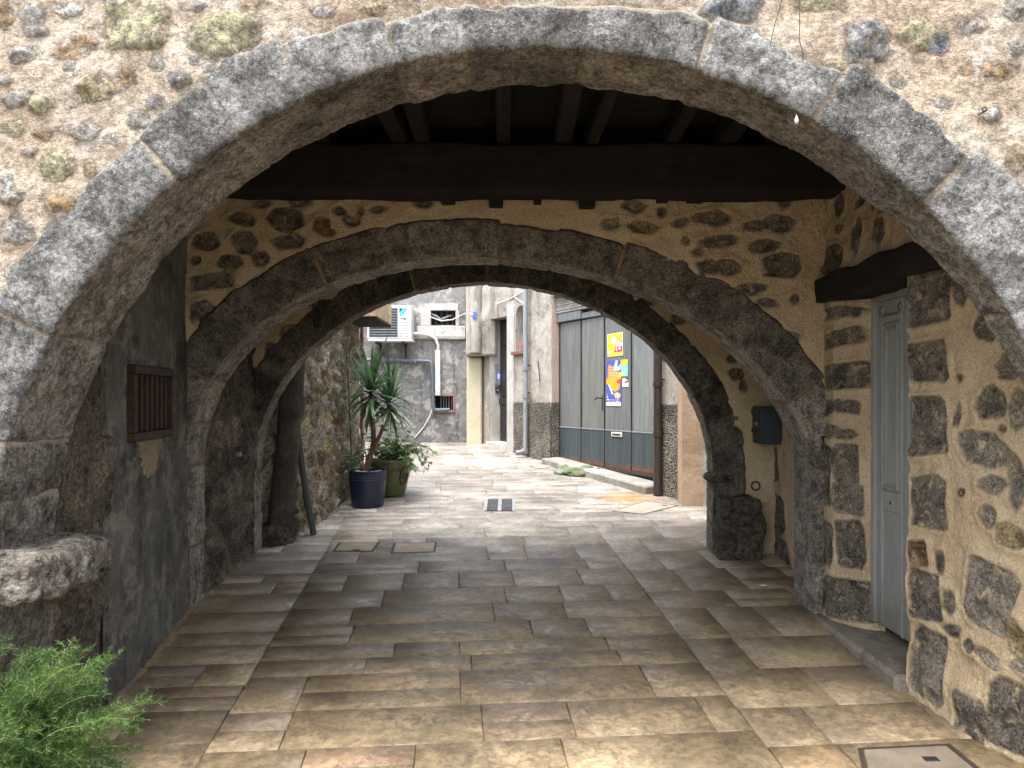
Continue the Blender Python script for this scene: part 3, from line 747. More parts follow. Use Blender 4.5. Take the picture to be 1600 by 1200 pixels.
j3 = [A3.s_px(*p) for p in ((400, 740), (412, 662), (440, 600), (487, 540), (545, 497), (600, 472), (650, 455), (700, 447), (760, 446), (830, 450), (880, 460), (940, 485), (990, 515), (1050, 565), (1094, 610), (1112, 660), (1113, 740))]
t3 = [.2, .24, .24, .22, .22, .22, .22, .2, .2, .2, .2, .22, .22, .22, .24, .24, .26, .26]
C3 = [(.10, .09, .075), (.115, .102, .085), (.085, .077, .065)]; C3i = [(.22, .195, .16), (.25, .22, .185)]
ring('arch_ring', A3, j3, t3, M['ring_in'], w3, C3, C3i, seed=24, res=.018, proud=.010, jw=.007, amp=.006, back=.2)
m = MB(); m.rock((1.80, 6.16, .62), (.36, .32, .58), 8, .035, 6, 36, 8); m.build('footing_block', M['dark_rock'], w3, 180)
m = MB(); m.rock((1.67, 6.28, 1.045), (.17, .30, .075), 3.0, .012, 9, 22, 9); m.build('impost_stone', M['dark_rock'], w3, 180)

# ---------------------------------------------------------------- left side of the passage
lw = empty('passage_wall', (-2.0, 4.0, gz(4)), 'dark grey plastered left wall of the passage with a small slatted window', 'wall')
LW = Path([(-1.825, 2.86), (-1.89, 3.52), (-1.93, 4.0), (-2.07, 4.9)], -1)
uL = LW.c[1]
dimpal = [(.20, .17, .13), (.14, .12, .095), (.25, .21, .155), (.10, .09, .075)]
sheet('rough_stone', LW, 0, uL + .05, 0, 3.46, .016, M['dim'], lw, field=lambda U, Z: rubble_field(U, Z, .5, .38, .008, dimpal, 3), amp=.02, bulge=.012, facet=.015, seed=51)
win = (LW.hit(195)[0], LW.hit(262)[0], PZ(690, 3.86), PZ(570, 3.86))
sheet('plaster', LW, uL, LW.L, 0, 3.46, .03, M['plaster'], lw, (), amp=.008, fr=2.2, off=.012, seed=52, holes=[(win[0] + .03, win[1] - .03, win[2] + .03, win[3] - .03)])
fr = LW.frame((win[0] + win[1]) / 2, 0, .016)
fr = ((fr[0][0], fr[0][1], win[2]),) + fr[1:]
ww, wh = (win[1] - win[0]), win[3] - win[2]
m = MB(fr)
m.box(-ww / 2, ww / 2, -.02, .03, 0, .045); m.box(-ww / 2, ww / 2, -.02, .03, wh - .045, wh); m.box(-ww / 2, -ww / 2 + .045, -.018, .03, .046, wh - .046); m.box(ww / 2 - .045, ww / 2, -.018, .03, .046, wh - .046)
wf = m.build('window', M['redwood'], lw)
for i in range(7):
    x = -ww / 2 + .045 + (i + .5) * (ww - .09) / 7
    m = MB(fr); m.box(x - .017, x + .017, 0, .016, .046, wh - .046, .002); m.build('slat', M['redwood'], wf)
m = MB(fr); m.box(-ww / 2 + .02, ww / 2 - .02, .06, .08, .02, wh - .02); m.build('dark_backing', M['darkhole'], wf)
# bare patch of old render under the window
pts = []
rr = random.Random(5)
for k in range(46):
    a = 2 * math.pi * k / 46; q = .85 + .3 * rr.random()
    pts.append((-.03 + .19 * q * math.cos(a) * (1.0 if math.sin(a) > -.3 else .75), -.06 + .13 * q * math.sin(a)))
pts = [(x, min(z, -.004)) for x, z in pts]
m = MB(fr); m.prism(pts, .0, .02); m.build('bare_patch', plain_noise('bare_render', (.24, .195, .13), (.15, .12, .08), 8), lw)
pts = []
for k in range(40):
    p_, n_ = LW.at(np.array(uL + .05 + k * (LW.L - uL - .05) / 39)); q = .012 + .012 * rr.random()
    pts.append((p_[0] + n_[0] * q, p_[1] + n_[1] * q, gz(p_[1]) + .004))
m = MB(); m.tube(pts, [.012 + .014 * rr.random() for _ in pts], 8); m.build('mortar_fillet', plain_noise('rusty_mortar', (.19, .12, .065), (.11, .08, .052), 12, .95, 1.0), lw, 60)
LB = Path([(-2.08, 5.1), (-2.10, 6.25)], -1)
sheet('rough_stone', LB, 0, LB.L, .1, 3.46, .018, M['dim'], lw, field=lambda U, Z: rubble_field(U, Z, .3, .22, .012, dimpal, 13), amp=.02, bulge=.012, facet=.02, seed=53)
m = MB(); m.box(-2.10, -2.055, 5.80, 5.84, PZ(714, 5.8), PZ(706, 5.8), .004); m.build('hinge_pin', M['zinc'], lw)

# ---------------------------------------------------------------- right side of the passage
rw = empty('passage_wall', (2.05, 3.9, gz(3.9)), 'right wall of the passage, ochre plaster between dark square stones, with the grey door', 'wall')
RU = Path([(1.975, 4.95), (1.955, 4.68), (1.93, 3.735), (1.99, 3.3), (2.12, 2.9), (2.15, 2.73)], -1)
RQ = Path([(1.975, 4.95), (1.955, 4.68), (2.05, 4.485), (2.16, 4.44)], -1)
ZL = 2.29
sU = [(1280,312,28,36,K),(1311,322,16,40,K),(1342,315,12,18,K),(1376,358,26,46,K),(1341,370,16,46,K),(1300,408,40,52,K),(1285,363,12,16,K),(1311,357,12,12,K),(1364,318,10,18,K),
 (1450,418,60,36,KG,3),(1448,470,70,76,K,9),(1449,565,64,64,K,9),(1446,666,62,96,K,9),(1451,785,58,86,K,9),(1436,865,26,38,KB,3),(1446,930,46,76,K,9),(1450,1040,52,116,K,7),(1545,632,60,54,K,2.6,15),
 (1535,700,82,58,KG,2.6),(1542,512,44,46,K),(1578,575,40,44,KG),(1550,757,38,28,KG),(1548,806,32,36,KG),(1584,838,50,40,KY),(1545,930,74,106,KG,3.2,-14),(1590,1000,36,60,KY,2.6),(1470,876,18,34,K,2.4,15),
 (1481,940,16,40,K,2.4,20),(1487,985,24,20,K),(1511,1008,14,20,K),(1540,1027,46,20,KG,2.4,-20),(1516,1132,48,86,K,5),(1582,1122,76,108,K,5),(1596,1045,36,36,KG),(1565,670,14,12,KB),(1493,650,10,36,KG),
 (1510,450,30,50,K),(1490,430,20,40,KG),(1590,640,30,60,KG),(1590,750,36,80,KG),(1500,590,14,12,KB),(1505,770,10,14,KB)]
su = stones_px(RU, sU, 8, K)
uj = RU.c[2]
sheet('masonry', RU, 0, RU.L, 0, 3.46, .0115, M['inner'], rw, su, mean=K, amp=.016, fr=3.6, bulge=-.006, lip=.010, facet=.020, holes=[(-.1, uj, -.2, ZL)], seed=61)
sQ = [(1302,489,56,16,K),(1340,489,14,12,K),(1312,528,52,26,K,5),(1316,588,60,42,K,7),(1293,636,26,28,K),(1324,635,40,20,K,3.4),(1297,675,20,22,K),(1322,678,30,18,K),(1293,722,16,56,K,7),(1323,725,42,62,K,7),
 (1326,780,46,48,KG,3),(1293,770,16,40,K,5),(1329,850,46,74,K,8),(1294,850,14,70,KG,4),(1320,935,70,64,K,7),(1285,935,12,50,K,7)]
sheet('masonry', RQ, 0, RQ.L, 0, ZL, .0115, M['inner'], rw, stones_px(RQ, sQ, 9, K), mean=K, amp=.011, fr=3.6, bulge=-.005, lip=.008, facet=.018, seed=62)
m = MB(); m.box(2.03, 2.34, 3.50, 3.728, .0, 2.3, .01); m.build('door_jamb', M['orange'], rw)
m = MB(); m.rock((2.06, 4.14, 2.36), (.33, 1.50, .165), 14, .016, 4, 34, 5); m.build('lintel', M['oldwood'], rw, 180)
m = MB(); m.box(2.0, 2.34, 3.7, 4.9, 2.44, 2.50, .01); m.build('lintel_bed', M['orange'], rw)
DP = Path([(2.105, 4.47), (2.105, 3.70)], -1)
fr = DP.frame(0, 0)
z0, z1 = .40, 2.285
m = MB(fr); m.box(0, .05, -.02, .06, z0, z1, .004); m.box(.051, .72, -.02, .06, z1 - .04, z1, .004); m.box(.72, .765, -.02, .06, z0, z1, .004)
df = m.build('door', M['door'], rw)
def leaf(u0, u1):
    zt = z1 - .042
    m = MB(fr)
    m.box(u0, u1, .012, .05, z0, zt, .003)
    # stiles, rails and the sunk mouldings
    for (a, b, c, d, y) in ((u0, u0 + .045, z0, zt, 0), (u1 - .045, u1, z0, zt, 0), (u0 + .045, u1 - .045, zt - .035, zt, .001), (u0 + .045, u1 - .045, 2.12, 2.155, .001), (u0 + .045, u1 - .045, 1.06, 1.17, .001), (u0 + .045, u1 - .045, z0, z0 + .10, .001)):
        m.box(a, b, y, .02, c, d, .003)
    for k, (ins, y) in enumerate(((.0, -.006), (.022, .004))):
        a, b, c, d = u0 + .05 + ins, u1 - .05 - ins, 1.185 + ins, 2.105 - ins
        w = .012
        m.box(a, a + w, y, .02, c, d, .003); m.box(b - w, b, y, .02, c, d, .003); m.box(a + w, b - w, y, .02, c, c + w, .003); m.box(a + w, b - w, y, .02, d - w, d, .003)
    return m.build('door_leaf', M['door'], df)
l1 = leaf(.054, .335); leaf(.348, .715)
m = MB(fr); m.box(.336, .347, -.012, .03, z0, 2.15, .003); m.build('cover_strip', M['door'], df)
m = MB(fr)
for x in (.10, .31):
    m.tube([(x, -.002, 2.215), (x + .004, -.012, 2.20), (x - .006, -.014, 2.185), (x + .004, -.01, 2.17)], .0025, 6)
m.tube([(.075, -.002, 2.16), (.31, -.002, 2.166), (.33, -.002, 2.19)], .0018, 6)
m.build('wire_hooks', M['black'], df)
m = MB(fr); m.box(.19, .2, -.004, .02, 1.10, 1.118, .002); m.build('keyhole_plate', M['black'], df)
m = MB(); m.box(1.865, 2.30, 3.735, 4.78, gz(4.2) - .2, gz(4.2) + .05, .02); 
step_o = m.build('door_step', M['stepstone']); tag(step_o, 'worn low brown stone step in front of the grey door', 'step')
RB = Path([(2.12, 6.3), (2.10, 5.1)], -1)
sR = [(1198,722,36,56,K,5),(1183,730,10,60,KG,4),(1206,800,38,60,K,3.4),(1205,850,50,36,K,4),(1190,790,8,40,K)]
sheet('masonry', RB, 0, RB.L, .1, 3.46, .018, M['inner'], rw, stones_px(RB, sR, 10, K), mean=K, amp=.01, bulge=-.004, lip=.007, seed=63)
def torus(m, c, R_, r, ax, n=20):
    c = Vector(c); a = Vector(ax[0]); b = Vector(ax[1])
    m.tube([c + (a * math.cos(t) + b * math.sin(t)) * R_ for t in [2 * math.pi * k / n for k in range(n + 1)]], r, 7, False)
m = MB(); torus(m, (1.94, 4.80, PZ(692, 4.8)), .034, .0065, ((.25, 1, 0), (0, 0, 1))); m.tube([(2.0, 4.80, PZ(683, 4.8)), (1.935, 4.80, PZ(683, 4.8))], .007, 7)
m.build('iron_ring', M['iron'], rw, 60)
m = MB(); torus(m, (1.955, 6.165, .985), .034, .006, ((1, .1, 0), (0, 0, 1))); m.build('iron_ring', M['iron'], w3, 60)

mb_ = empty('mailbox', (2.03, 6.12, 1.33), 'petrol blue metal mailbox hanging on the right wall behind the middle arch', 'mailbox')
m = MB(); m.box(1.94, 2.125, 6.0, 6.27, 1.33, 1.625, .008); m.build('box_body', M['mailbox'], mb_)
m = MB(); m.box(1.932, 1.939, 6.02, 6.25, 1.555, 1.60, .002); m.build('letter_flap', M['mailbox'], mb_)
m = MB(); m.box(1.93, 1.939, 6.06, 6.13, 1.47, 1.50, .002); m.build('name_plate', M['zinc'], mb_)
m = MB(); m.box(1.93, 1.939, 6.09, 6.20, 1.415, 1.445, .002); m.build('viewing_slot', M['black'], mb_)

# ---------------------------------------------------------------- timber ceilings
ce = empty('timber_ceiling', (0, 3.9, 3.2), 'blackened timber ceiling of the first bay, joists resting on one heavy cross beam', 'ceiling')
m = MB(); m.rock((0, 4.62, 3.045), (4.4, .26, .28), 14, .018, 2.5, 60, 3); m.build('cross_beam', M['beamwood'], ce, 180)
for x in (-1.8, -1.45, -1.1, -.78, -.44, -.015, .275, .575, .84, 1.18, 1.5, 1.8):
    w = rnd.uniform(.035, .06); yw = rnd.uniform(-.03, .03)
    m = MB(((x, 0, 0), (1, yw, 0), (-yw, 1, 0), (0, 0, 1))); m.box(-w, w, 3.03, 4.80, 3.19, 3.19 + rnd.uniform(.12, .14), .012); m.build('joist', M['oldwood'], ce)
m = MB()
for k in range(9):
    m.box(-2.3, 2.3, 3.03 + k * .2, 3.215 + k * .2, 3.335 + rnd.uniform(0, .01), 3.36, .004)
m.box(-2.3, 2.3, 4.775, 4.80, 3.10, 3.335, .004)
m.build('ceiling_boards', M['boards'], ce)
for px, w, h in ((700, 22, 6), (775, 22, 14), (840, 12, 10), (917, 24, 20), (980, 14, 8), (1035, 18, 14), (1086, 26, 16), (1140, 20, 14), (1200, 36, 14)):
    x = PX(px, 4.8); zb = 2.93 + (px - 700) * .00012 - h * .004
    m = MB(); m.box(x - w * .002, x + w * .002, 4.755, 4.88, zb, 2.99, .006); m.build('joist_end', M['oldwood'], ce)
c2 = empty('timber_ceiling', (0, 5.7, 2.8), 'low black boarded ceiling of the second bay, between the middle and the farthest arch', 'ceiling')
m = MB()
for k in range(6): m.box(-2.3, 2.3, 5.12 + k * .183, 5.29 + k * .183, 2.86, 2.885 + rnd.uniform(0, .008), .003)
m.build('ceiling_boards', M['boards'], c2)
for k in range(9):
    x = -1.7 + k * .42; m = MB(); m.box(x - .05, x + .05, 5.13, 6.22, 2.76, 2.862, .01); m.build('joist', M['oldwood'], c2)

# ---------------------------------------------------------------- court: left wall
cl = empty('house_wall', (-1.9, 7.9, gz(7.9)), 'rough sunlit rubble wall on the left of the court, behind the potted plants', 'wall')
LC = Path([(-2.25, 6.6), (-1.90, 6.80), (-1.82, 7.4), (-1.80, 8.2), (-1.80, 9.05)], -1)
cpal = [(.42, .36, .27), (.34, .28, .19), (.5, .45, .38), (.27, .22, .15), (.45, .36, .2), (.55, .52, .46)]
sheet('masonry', LC, 0, LC.L, .2, 3.4, .022, M['court'], cl, field=lambda U, Z: rubble_field(U, Z, .24, .17, .018, cpal, 23), amp=.03, bulge=.02, facet=.025, seed=71)
m = MB(); m.box(-3.3, -2.3, 6.51, 9.04, 0, 3.38, .02); m.box(-2.29, -1.84, 7.6, 9.04, 0, 3.38, .02); m.build('wall_core', M['court' if False else 'mass'], cl)
ea = empty('balcony', (-1.62, 8.5, 2.52), 'pale timber balcony end sticking out of the left court wall above the yucca', 'balcony')
m = MB(); m.box(-1.83, -1.41, 8.02, 9.0, 2.535, 3.05, .01); m.build('fascia_box', M['palewood'], ea)
m = MB()
for k in range(5): m.box(-1.80 + k * .078, -1.725 + k * .078, 8.03, 8.99, 2.515, 2.534, .003)
m.build('soffit_boards', M['oldwood'], ea)

pw = empty('drainpipe', (-2.0, 6.62, gz(6.6)), 'fat dark cemented pipe leaning against the left pier of the farthest arch', 'pipe')
Dp = 6.60
m = MB(); m.tube([(PX(435, Dp), Dp, .40), (PX(440, Dp), Dp, PZ(800, Dp)), (PX(449, Dp), Dp, PZ(700, Dp)), (PX(456, Dp), Dp, PZ(610, Dp)), (PX(461, Dp), Dp, PZ(520, Dp)), (PX(464, Dp), Dp, 2.7)], [.125, .105, .10, .10, .095, .09], 20); m.build('pipe', M['cementpipe'], pw, 40)
m = MB(); m.tube([(PX(455, Dp), Dp, PZ(648, Dp)), (PX(457, Dp), Dp, PZ(630, Dp)), (PX(458, Dp), Dp, PZ(618, Dp))], [.106, .113, .104], 20); m.build('collar', M['cementpipe'], pw, 40)
m = MB(); m.rock((PX(426, Dp), Dp - .06, .50), (.36, .26, .22), 3.2, .04, 7, 22, 4); m.build('cement_foot', M['dark_rock'], pw, 180)
p2 = empty('drainpipe', (PX(490, 6.82), 6.82, gz(6.82)), 'thin dark grey pipe slanting down the rubble wall to the paving', 'pipe')
m = MB(); m.tube([(PX(465, 6.70), 6.70, PZ(672, 6.70)), (PX(470, 6.72), 6.72, PZ(715, 6.72)), (PX(479, 6.76), 6.76, PZ(775, 6.76)), (PX(490, 6.82), 6.82, PZ(835, 6.82))], .028, 12); m.build('pipe', M['darkpipe'], p2, 40)
m = MB(); m.tube([(PX(478.6, 6.76), 6.76, PZ(772, 6.76)), (PX(482.5, 6.78), 6.78, PZ(794, 6.78))], .034, 12); m.build('collar', M['darkpipe'], p2, 40)
p3 = empty('drainpipe', (-1.76, 9.1, gz(9.1)), 'faded pink pipe beside a thin white one at the end of the left court wall', 'pipe')
m = MB(); m.tube([(PX(566, 9.12), 9.12, gz(9)), (PX(565, 9.12), 9.12, 3.35)], .022, 10); m.build('pipe', M['pinkpipe'], p3, 40)
m = MB(); m.tube([(PX(560.5, 9.1), 9.1, gz(9)), (PX(559.5, 9.1), 9.1, 3.35)], .008, 8); m.build('cable', M['white'], p3, 40)

# ---------------------------------------------------------------- court: far building
YF = 13.15
fb = empty('far_house', (-1.8, YF, gz(YF)), 'stained grey house closing the far end of the court, with a small barred window', 'house')
FW = Path([(-4.2, YF), (.3, YF)], -1)
def fw_r(x0, y0, x1, y1): return (PX(x0, YF) + 4.2, PX(x1, YF) + 4.2, PZ(y1, YF), PZ(y0, YF))
hw = fw_r(673, 485, 712, 508); hv = fw_r(680, 619, 708, 641)
sheet('wall', FW, 0, 4.5, .7, 4.0, .03, M['farwall'], fb, (), amp=.014, fr=2.0, seed=81, holes=[hw, hv])
FF = FW.frame(4.2, 0)       # x = world x, y into the wall, z up
def fbox(m, x0, y0, x1, y1, a, b, c=.006): m.box(PX(x0, YF), PX(x1, YF), a, b, PZ(y1, YF), PZ(y0, YF), c)
m = MB(FF); fbox(m, 664, 475, 716, 485, -.02, .1); fbox(m, 658, 485.2, 673, 509, -.018, .1); fbox(m, 712, 485.2, 718, 509, -.018, .1); wsu = m.build('window_surround', M['whitewash'], fb)
m = MB(FF); fbox(m, 652, 509.5, 727.5, 527, -.03, .1, .01); m.build('ledge', M['whitewash'], fb)
m = MB(FF); fbox(m, 646, 527.2, 727.5, 531, -.05, .1, .01); m.build('ledge', M['concrete'], fb)
m = MB(FF); fbox(m, 668, 480, 716, 512, .16, .2); wn = m.build('window', M['darkhole'], fb)
for k in range(4):
    x = PX(680 + k * 9, YF); m = MB(FF); m.box(x - .012, x + .012, .09, .11, PZ(509, YF), PZ(484, YF), .003); m.build('bar', M['black'], wn)
m = MB(FF); m.tube([(PX(674, YF), .05, PZ(490, YF)), (PX(682, YF), .02, PZ(494, YF)), (PX(688, YF), .03, PZ(499, YF)), (PX(698, YF), .03, PZ(495, YF)), (PX(704, YF), .08, PZ(492, YF))], .02, 8); m.build('hose', M['zinc'], wn, 60)
m = MB(FF); fbox(m, 676, 615, 712, 645, .18, .2); vn = m.build('vent', M['darkhole'], fb)
m = MB(FF); fbox(m, 676, 616, 711, 619, -.012, .05, .003); fbox(m, 708, 619.1, 711, 642, -.012, .05, .003); fbox(m, 676, 642.1, 711, 644.5, -.012, .05, .003); m.build('frame', M['pinkpipe'], vn)
for k in range(5):
    x = PX(688 + k * 4.2, YF); m = MB(FF); m.box(x - .007, x + .007, .10, .12, PZ(641, YF), PZ(619, YF), .002); m.build('bar', M['grey'], vn)
m = MB(); m.box(-4.2, .3, YF + .2, YF + .5, .5, 3.97, .02); m.build('wall_core', M['mass'], fb)
oh = empty('house_corner', (PX(742, 12.8), 12.9, gz(12.9)), 'grey stuccoed corner overhanging a pale yellow pillar at the far end of the court', 'wall')
m = MB(); m.box(PX(728, 12.72), PX(757, 12.72) + .2, 12.72, 13.2, PZ(556, 12.72), 4.0, .03); m.build('overhang', M['facade'], oh)
m = MB(); m.tube([(PX(743, 12.7), 12.72, PZ(551, 12.7)), (PX(743, 12.7), 12.72, PZ(480, 12.7)), (PX(743, 12.7), 12.72, 3.98)], .10, 14); m.build('rounded_edge', M['facade'], oh, 60)
m = MB(); m.box(PX(729, 12.9), PX(753, 12.9), 12.9, 13.2, .6, PZ(556.5, 12.72), .025); m.build('pillar', M['cream'], oh)
m = MB(); m.box(PX(742, 12.65) - .03, PX(742, 12.65) + .03, 12.60, 12.622, PZ(498, 12.6), PZ(487, 12.6), .003); m.build('blue_label', flat((.08, .13, .4)), oh)
m = MB(); m.box(-4.3, -3.5, 9.0, 13.2, 0, 3.4, .02); ob = m.build('side_house', M['mass']); tag(ob, 'rough wall of the house hidden behind the plants at the alley corner', 'house')

# air conditioner
YA = 12.72
ac = empty('air_conditioner', (PX(608, YA), YA + .2, PZ(532, YA)), 'white outdoor air conditioning unit on the stained far house', 'air conditioner')
ax0, ax1, az0, az1 = PX(573.5, YA), PX(643, YA), PZ(530, YA), PZ(477, YA)
m = MB(); m.box(ax0, ax1, YA, YA + .32, az0, az1, .012); m.build('casing', M['acwhite'], ac)
cxf, czf, rf = ax0 + .27, (az0 + az1) / 2 + .01, .225
m = MB(); m.box(ax0 + .035, ax0 + .505, YA - .004, YA, az0 + .04, az1 - .04, .002); gr = m.build('fan_panel', M['darkpipe'], ac)
FA = ((cxf, YA - .006, czf), (1, 0, 0), (0, 1, 0), (0, 0, 1))
m = MB(FA)
for k in range(7):
    rr_ = rf * (k + 1) / 7; m.tube([(rr_ * math.cos(t), 0, rr_ * math.sin(t)) for t in [2 * math.pi * q / 40 for q in range(41)]], .004, 5, False)
m.build('fan_rings', M['black'], gr)
m = MB(FA)
for k in range(11):
    z = -.22 + k * .044; m.box(-.235, .235, -.012, -.006, z - .006, z + .006, .001)
m.build('fan_grille', M['grey'], gr)
FL = ((ax1 - .2, YA, az1 - .17), (1, 0, 0), (0, 1, 0), (0, 0, 1))
m = MB(FL); m.prism([(.0, .12), (.115, .12), (.0, .015)], -.003, -.0005); lg = m.build('logo_mark', flat((.02, .03, .04)), ac)
m = MB(FL); m.prism([(.06, .119), (.14, .12), (.035, .0), (.0, .0), (.0, .045)], -.006, -.0032); m.build('logo_blue', flat((.06, .42, .68)), lg)
m = MB(FL); m.box(.02, .11, -.003, -.0005, -.055, -.04, .0004); m.box(.07, .11, -.003, -.0005, -.075, -.062, .0004); m.build('logo_lettering', flat((.1, .12, .16)), ac)
for k in range(6):
    m = MB(); m.box(ax1 - .2, ax1 - .03, YA - .004, YA - .0005, az0 + .05 + k * .045, az0 + .056 + k * .045, .001); m.build('side_louvre', M['grey'], ac)
m = MB(); m.box(ax0 + .02, ax1 + .02, YA - .01, YA + .3, az0 - .035, az0 - .003, .006)
m.build('drip_tray', M['white'], ac)
for x in (ax0 + .15, ax1 - .15):
    m = MB(); m.box(x - .02, x + .02, YA + .02, YF - .005, az0 - .075, az0 - .036, .004); m.box(x - .015, x + .015, YF - .04, YF - .006, az0 - .3, az0 - .08, .004); m.build('bracket', M['black'], ac)

du = empty('cable_duct', (PX(684, YF), YF, PZ(618, YF)), 'white vertical cable duct with a curved hose from the air conditioner', 'duct')
m = MB(FF); m.box(PX(680.5, YF), PX(688.5, YF), -.075, -.006, PZ(618, YF), PZ(548, YF), .008); m.build('duct', M['white'], du)
m = MB(FF); m.tube([(PX(640, YF), -.14, PZ(523, YF)), (PX(656, YF), -.10, PZ(522, YF)), (PX(672, YF), -.08, PZ(524, YF)), (PX(681, YF), -.06, PZ(530, YF)), (PX(685, YF), -.045, PZ(540, YF)), (PX(684.5, YF), -.04, PZ(550, YF))], .026, 10); m.build('hose', M['white'], du, 60)
cp = empty('water_pipe', (PX(678, YF), YF, PZ(640, YF)), 'blue grey pipe bending down the far house to the barred vent', 'pipe')
m = MB(FF); m.tube([(PX(560, YF), -.07, PZ(562, YF)), (PX(640, YF), -.07, PZ(564, YF)), (PX(669, YF), -.07, PZ(564.5, YF)), (PX(673.5, YF), -.07, PZ(566, YF)), (PX(675, YF), -.07, PZ(571, YF)), (PX(677, YF), -.07, PZ(634, YF)), (PX(678.5, YF), -.07, PZ(639, YF)), (PX(683, YF), -.07, PZ(640.5, YF)), (PX(703, YF), -.07, PZ(640, YF))], .028, 12); m.build('pipe', M['bluepipe'], cp, 60)
for px, py in ((600, 563), (650, 564)):
    m = MB(FF); m.box(PX(px, YF) - .012, PX(px, YF) + .012, -.108, .02, PZ(py, YF) - .04, PZ(py, YF) + .04, .003); m.build('clip', M['zinc'], cp)
m = MB(FF); m.tube([(PX(677, YF), -.05, PZ(637, YF)), (PX(671, YF), -.03, PZ(652, YF)), (PX(662, YF), -.02, PZ(668, YF)), (PX(648, YF), -.03, PZ(684, YF))], .012, 7)
tag(m.build('cable', M['white'], None, 60), 'loose white cable drooping from the barred vent to the ground', 'cable')
m = MB(FF); m.tube([(PX(640, YF), -.2, PZ(482, YF)), (PX(655, YF), -.1, PZ(488, YF)), (PX(668, YF), -.06, PZ(494, YF)), (PX(690, YF), -.07, PZ(502, YF)), (PX(708, YF), -.07, PZ(500, YF)), (PX(722, YF), -.1, PZ(493, YF)), (PX(735, YF), -.4, PZ(492, YF)), (PX(741, YF), -.56, PZ(498, YF))], .010, 7)
tag(m.build('cable', M['white'], None, 60), 'white cable sagging across the small barred window of the far house', 'cable')

# ---------------------------------------------------------------- court: right house
hb = empty('house', (.5, 11.2, gz(11.2)), 'weathered beige house with dark door, arched niche and grey metal garage door', 'house')
FC = Path([(-.49, 13.0), (1.97, 8.03)], -1)
uf = lambda px: FC.hit(px)[0]
zf = lambda px, py: PZ(py, FC.hit(px)[1])
u_r0, u_r1 = uf(765), uf(793); zr = 2.98
u_n0, u_n1 = uf(806), uf(822.5); zn0, zn1 = zf(814, 549), zf(814, 477)
u_g0, u_g1 = uf(861), uf(1025); u_e = FC.L + .35
rn = (u_n1 - u_n0) / 2; un = (u_n0 + u_n1) / 2
def niche_in(u, z): return (np.abs(u - un) < rn) & (z > zn0) & ((z < zn1 - rn) | ((u - un) ** 2 + (z - zn1 + rn) ** 2 < rn * rn))
sheet('wall', FC, -.05, u_g0, .6, 3.95, .018, M['facade'], hb, (), amp=.012, fr=2.2, seed=91, holes=[(u_r0, u_r1, .5, zr)], hole=niche_in, ubrk=(u_n0, u_n1), zbrk=(zn0,))
sheet('wall', FC, u_g1, u_e, .4, 3.95, .03, M['facade'], hb, (), amp=.012, fr=2.2, seed=92)
sheet('wall', FC, u_g0, u_g1, 3.12, 3.95, .04, M['facade'], hb, (), amp=.008, fr=2.2, seed=93)
fo = FC.frame(0, 0)
def fbx(m, u0, u1, y0, y1, z0, z1, c=.006): m.box(u0, u1, y0, y1, z0, z1, c)
m = MB(fo); fbx(m, -.3, u_e, .30, .5, .4, 3.92); m.build('wall_core', M['mass'], hb)
m = MB(fo); fbx(m, u_r0 - .12, u_r0, .012, .30, .6, zr + .1); m.build('door_jamb', M['jamb'], hb)
m = MB(fo); fbx(m, u_r1, u_r1 + .1, .012, .29, .6, zr + .1); fbx(m, u_r0, u_r1, .012, .29, zr, zr + .1); m.build('door_jamb', M['facade'], hb)
m = MB(fo); fbx(m, u_r1 + .01, u_n0 - .04, -.022, .02, .7, 3.2, .008); m.build('door_surround', M['jamb'], hb)
m = MB(fo); fbx(m, u_r0 + .002, u_r1 - .002, .19, .24, .95, zr - .005); dd = m.build('door', M['black'], hb)
for (a, b, c, d) in ((.08, .60, 1.05, 1.55), (.08, .60, 1.7, 2.45), (.08, .60, 2.55, 2.9)):
    m = MB(fo); fbx(m, u_r0 + a, u_r0 + b, .176, .195, c, d, .008); m.build('panel', M['black'], dd)
m = MB(fo); fbx(m, u_r0 + .002, u_r1 - .002, .168, .195, 1.575, 1.675); m.build('rail', M['black'], dd)
gz_d = gz(12.5)
m = MB(fo); fbx(m, u_r0 - .01, u_r1 + .02, -.06, .2, gz_d - .1, gz_d + .085, .01); m.build('threshold', M['whitewash'], hb)
# niche
n = 16
arc = [(un - rn, zn0)] + [(un - rn * math.cos(math.pi * k / n), zn1 - rn + rn * math.sin(math.pi * k / n)) for k in range(n + 1)] + [(un + rn, zn0)]
vs, fs = [], []
for k, (a, z) in enumerate(arc):
    vs += [(a, 0, z), (a, .11, z), (un + (a - un) * .6, .17, zn0 + (z - zn0) * .96)]
L_ = len(arc)
for k in range(L_ - 1):
    for q in range(2): fs.append((k * 3 + q, k * 3 + 3 + q, k * 3 + 4 + q, k * 3 + 1 + q))
fs.append(tuple(k * 3 + 2 for k in range(L_)))
m = MB(fo); m.add(vs, fs); nc = m.build('niche', M['facade'], hb, 60)
m = MB(fo); fbx(m, u_n0 - .04, u_n1 + .03, -.07, .18, zn0 - .05, zn0 + .003, .006); m.build('niche_sill', M['brick'], hb)
cn = empty('tin_can', tuple(Vector(fo[0]) + Vector(fo[1]) * (un - .02)) [:2] + (zn0,), 'small red and blue can standing in the arched niche', 'can')
cpos = Vector(fo[0]) + Vector(fo[1]) * (un - .01) + Vector(fo[2]) * .02
m = MB(); m.lathe([(0, .004), (.03, .004), (.033, .012), (.033, .10), (.028, .112), (0, .112)], (cpos.x, cpos.y, zn0), 18); m.build('can_body', flat((.45, .05, .05)), cn, 40)
m = MB(); m.lathe([(.0335, .02), (.0338, .022), (.0338, .05), (.0335, .052)], (cpos.x, cpos.y, zn0), 18); m.build('blue_band', flat((.06, .25, .5)), cn, 40)
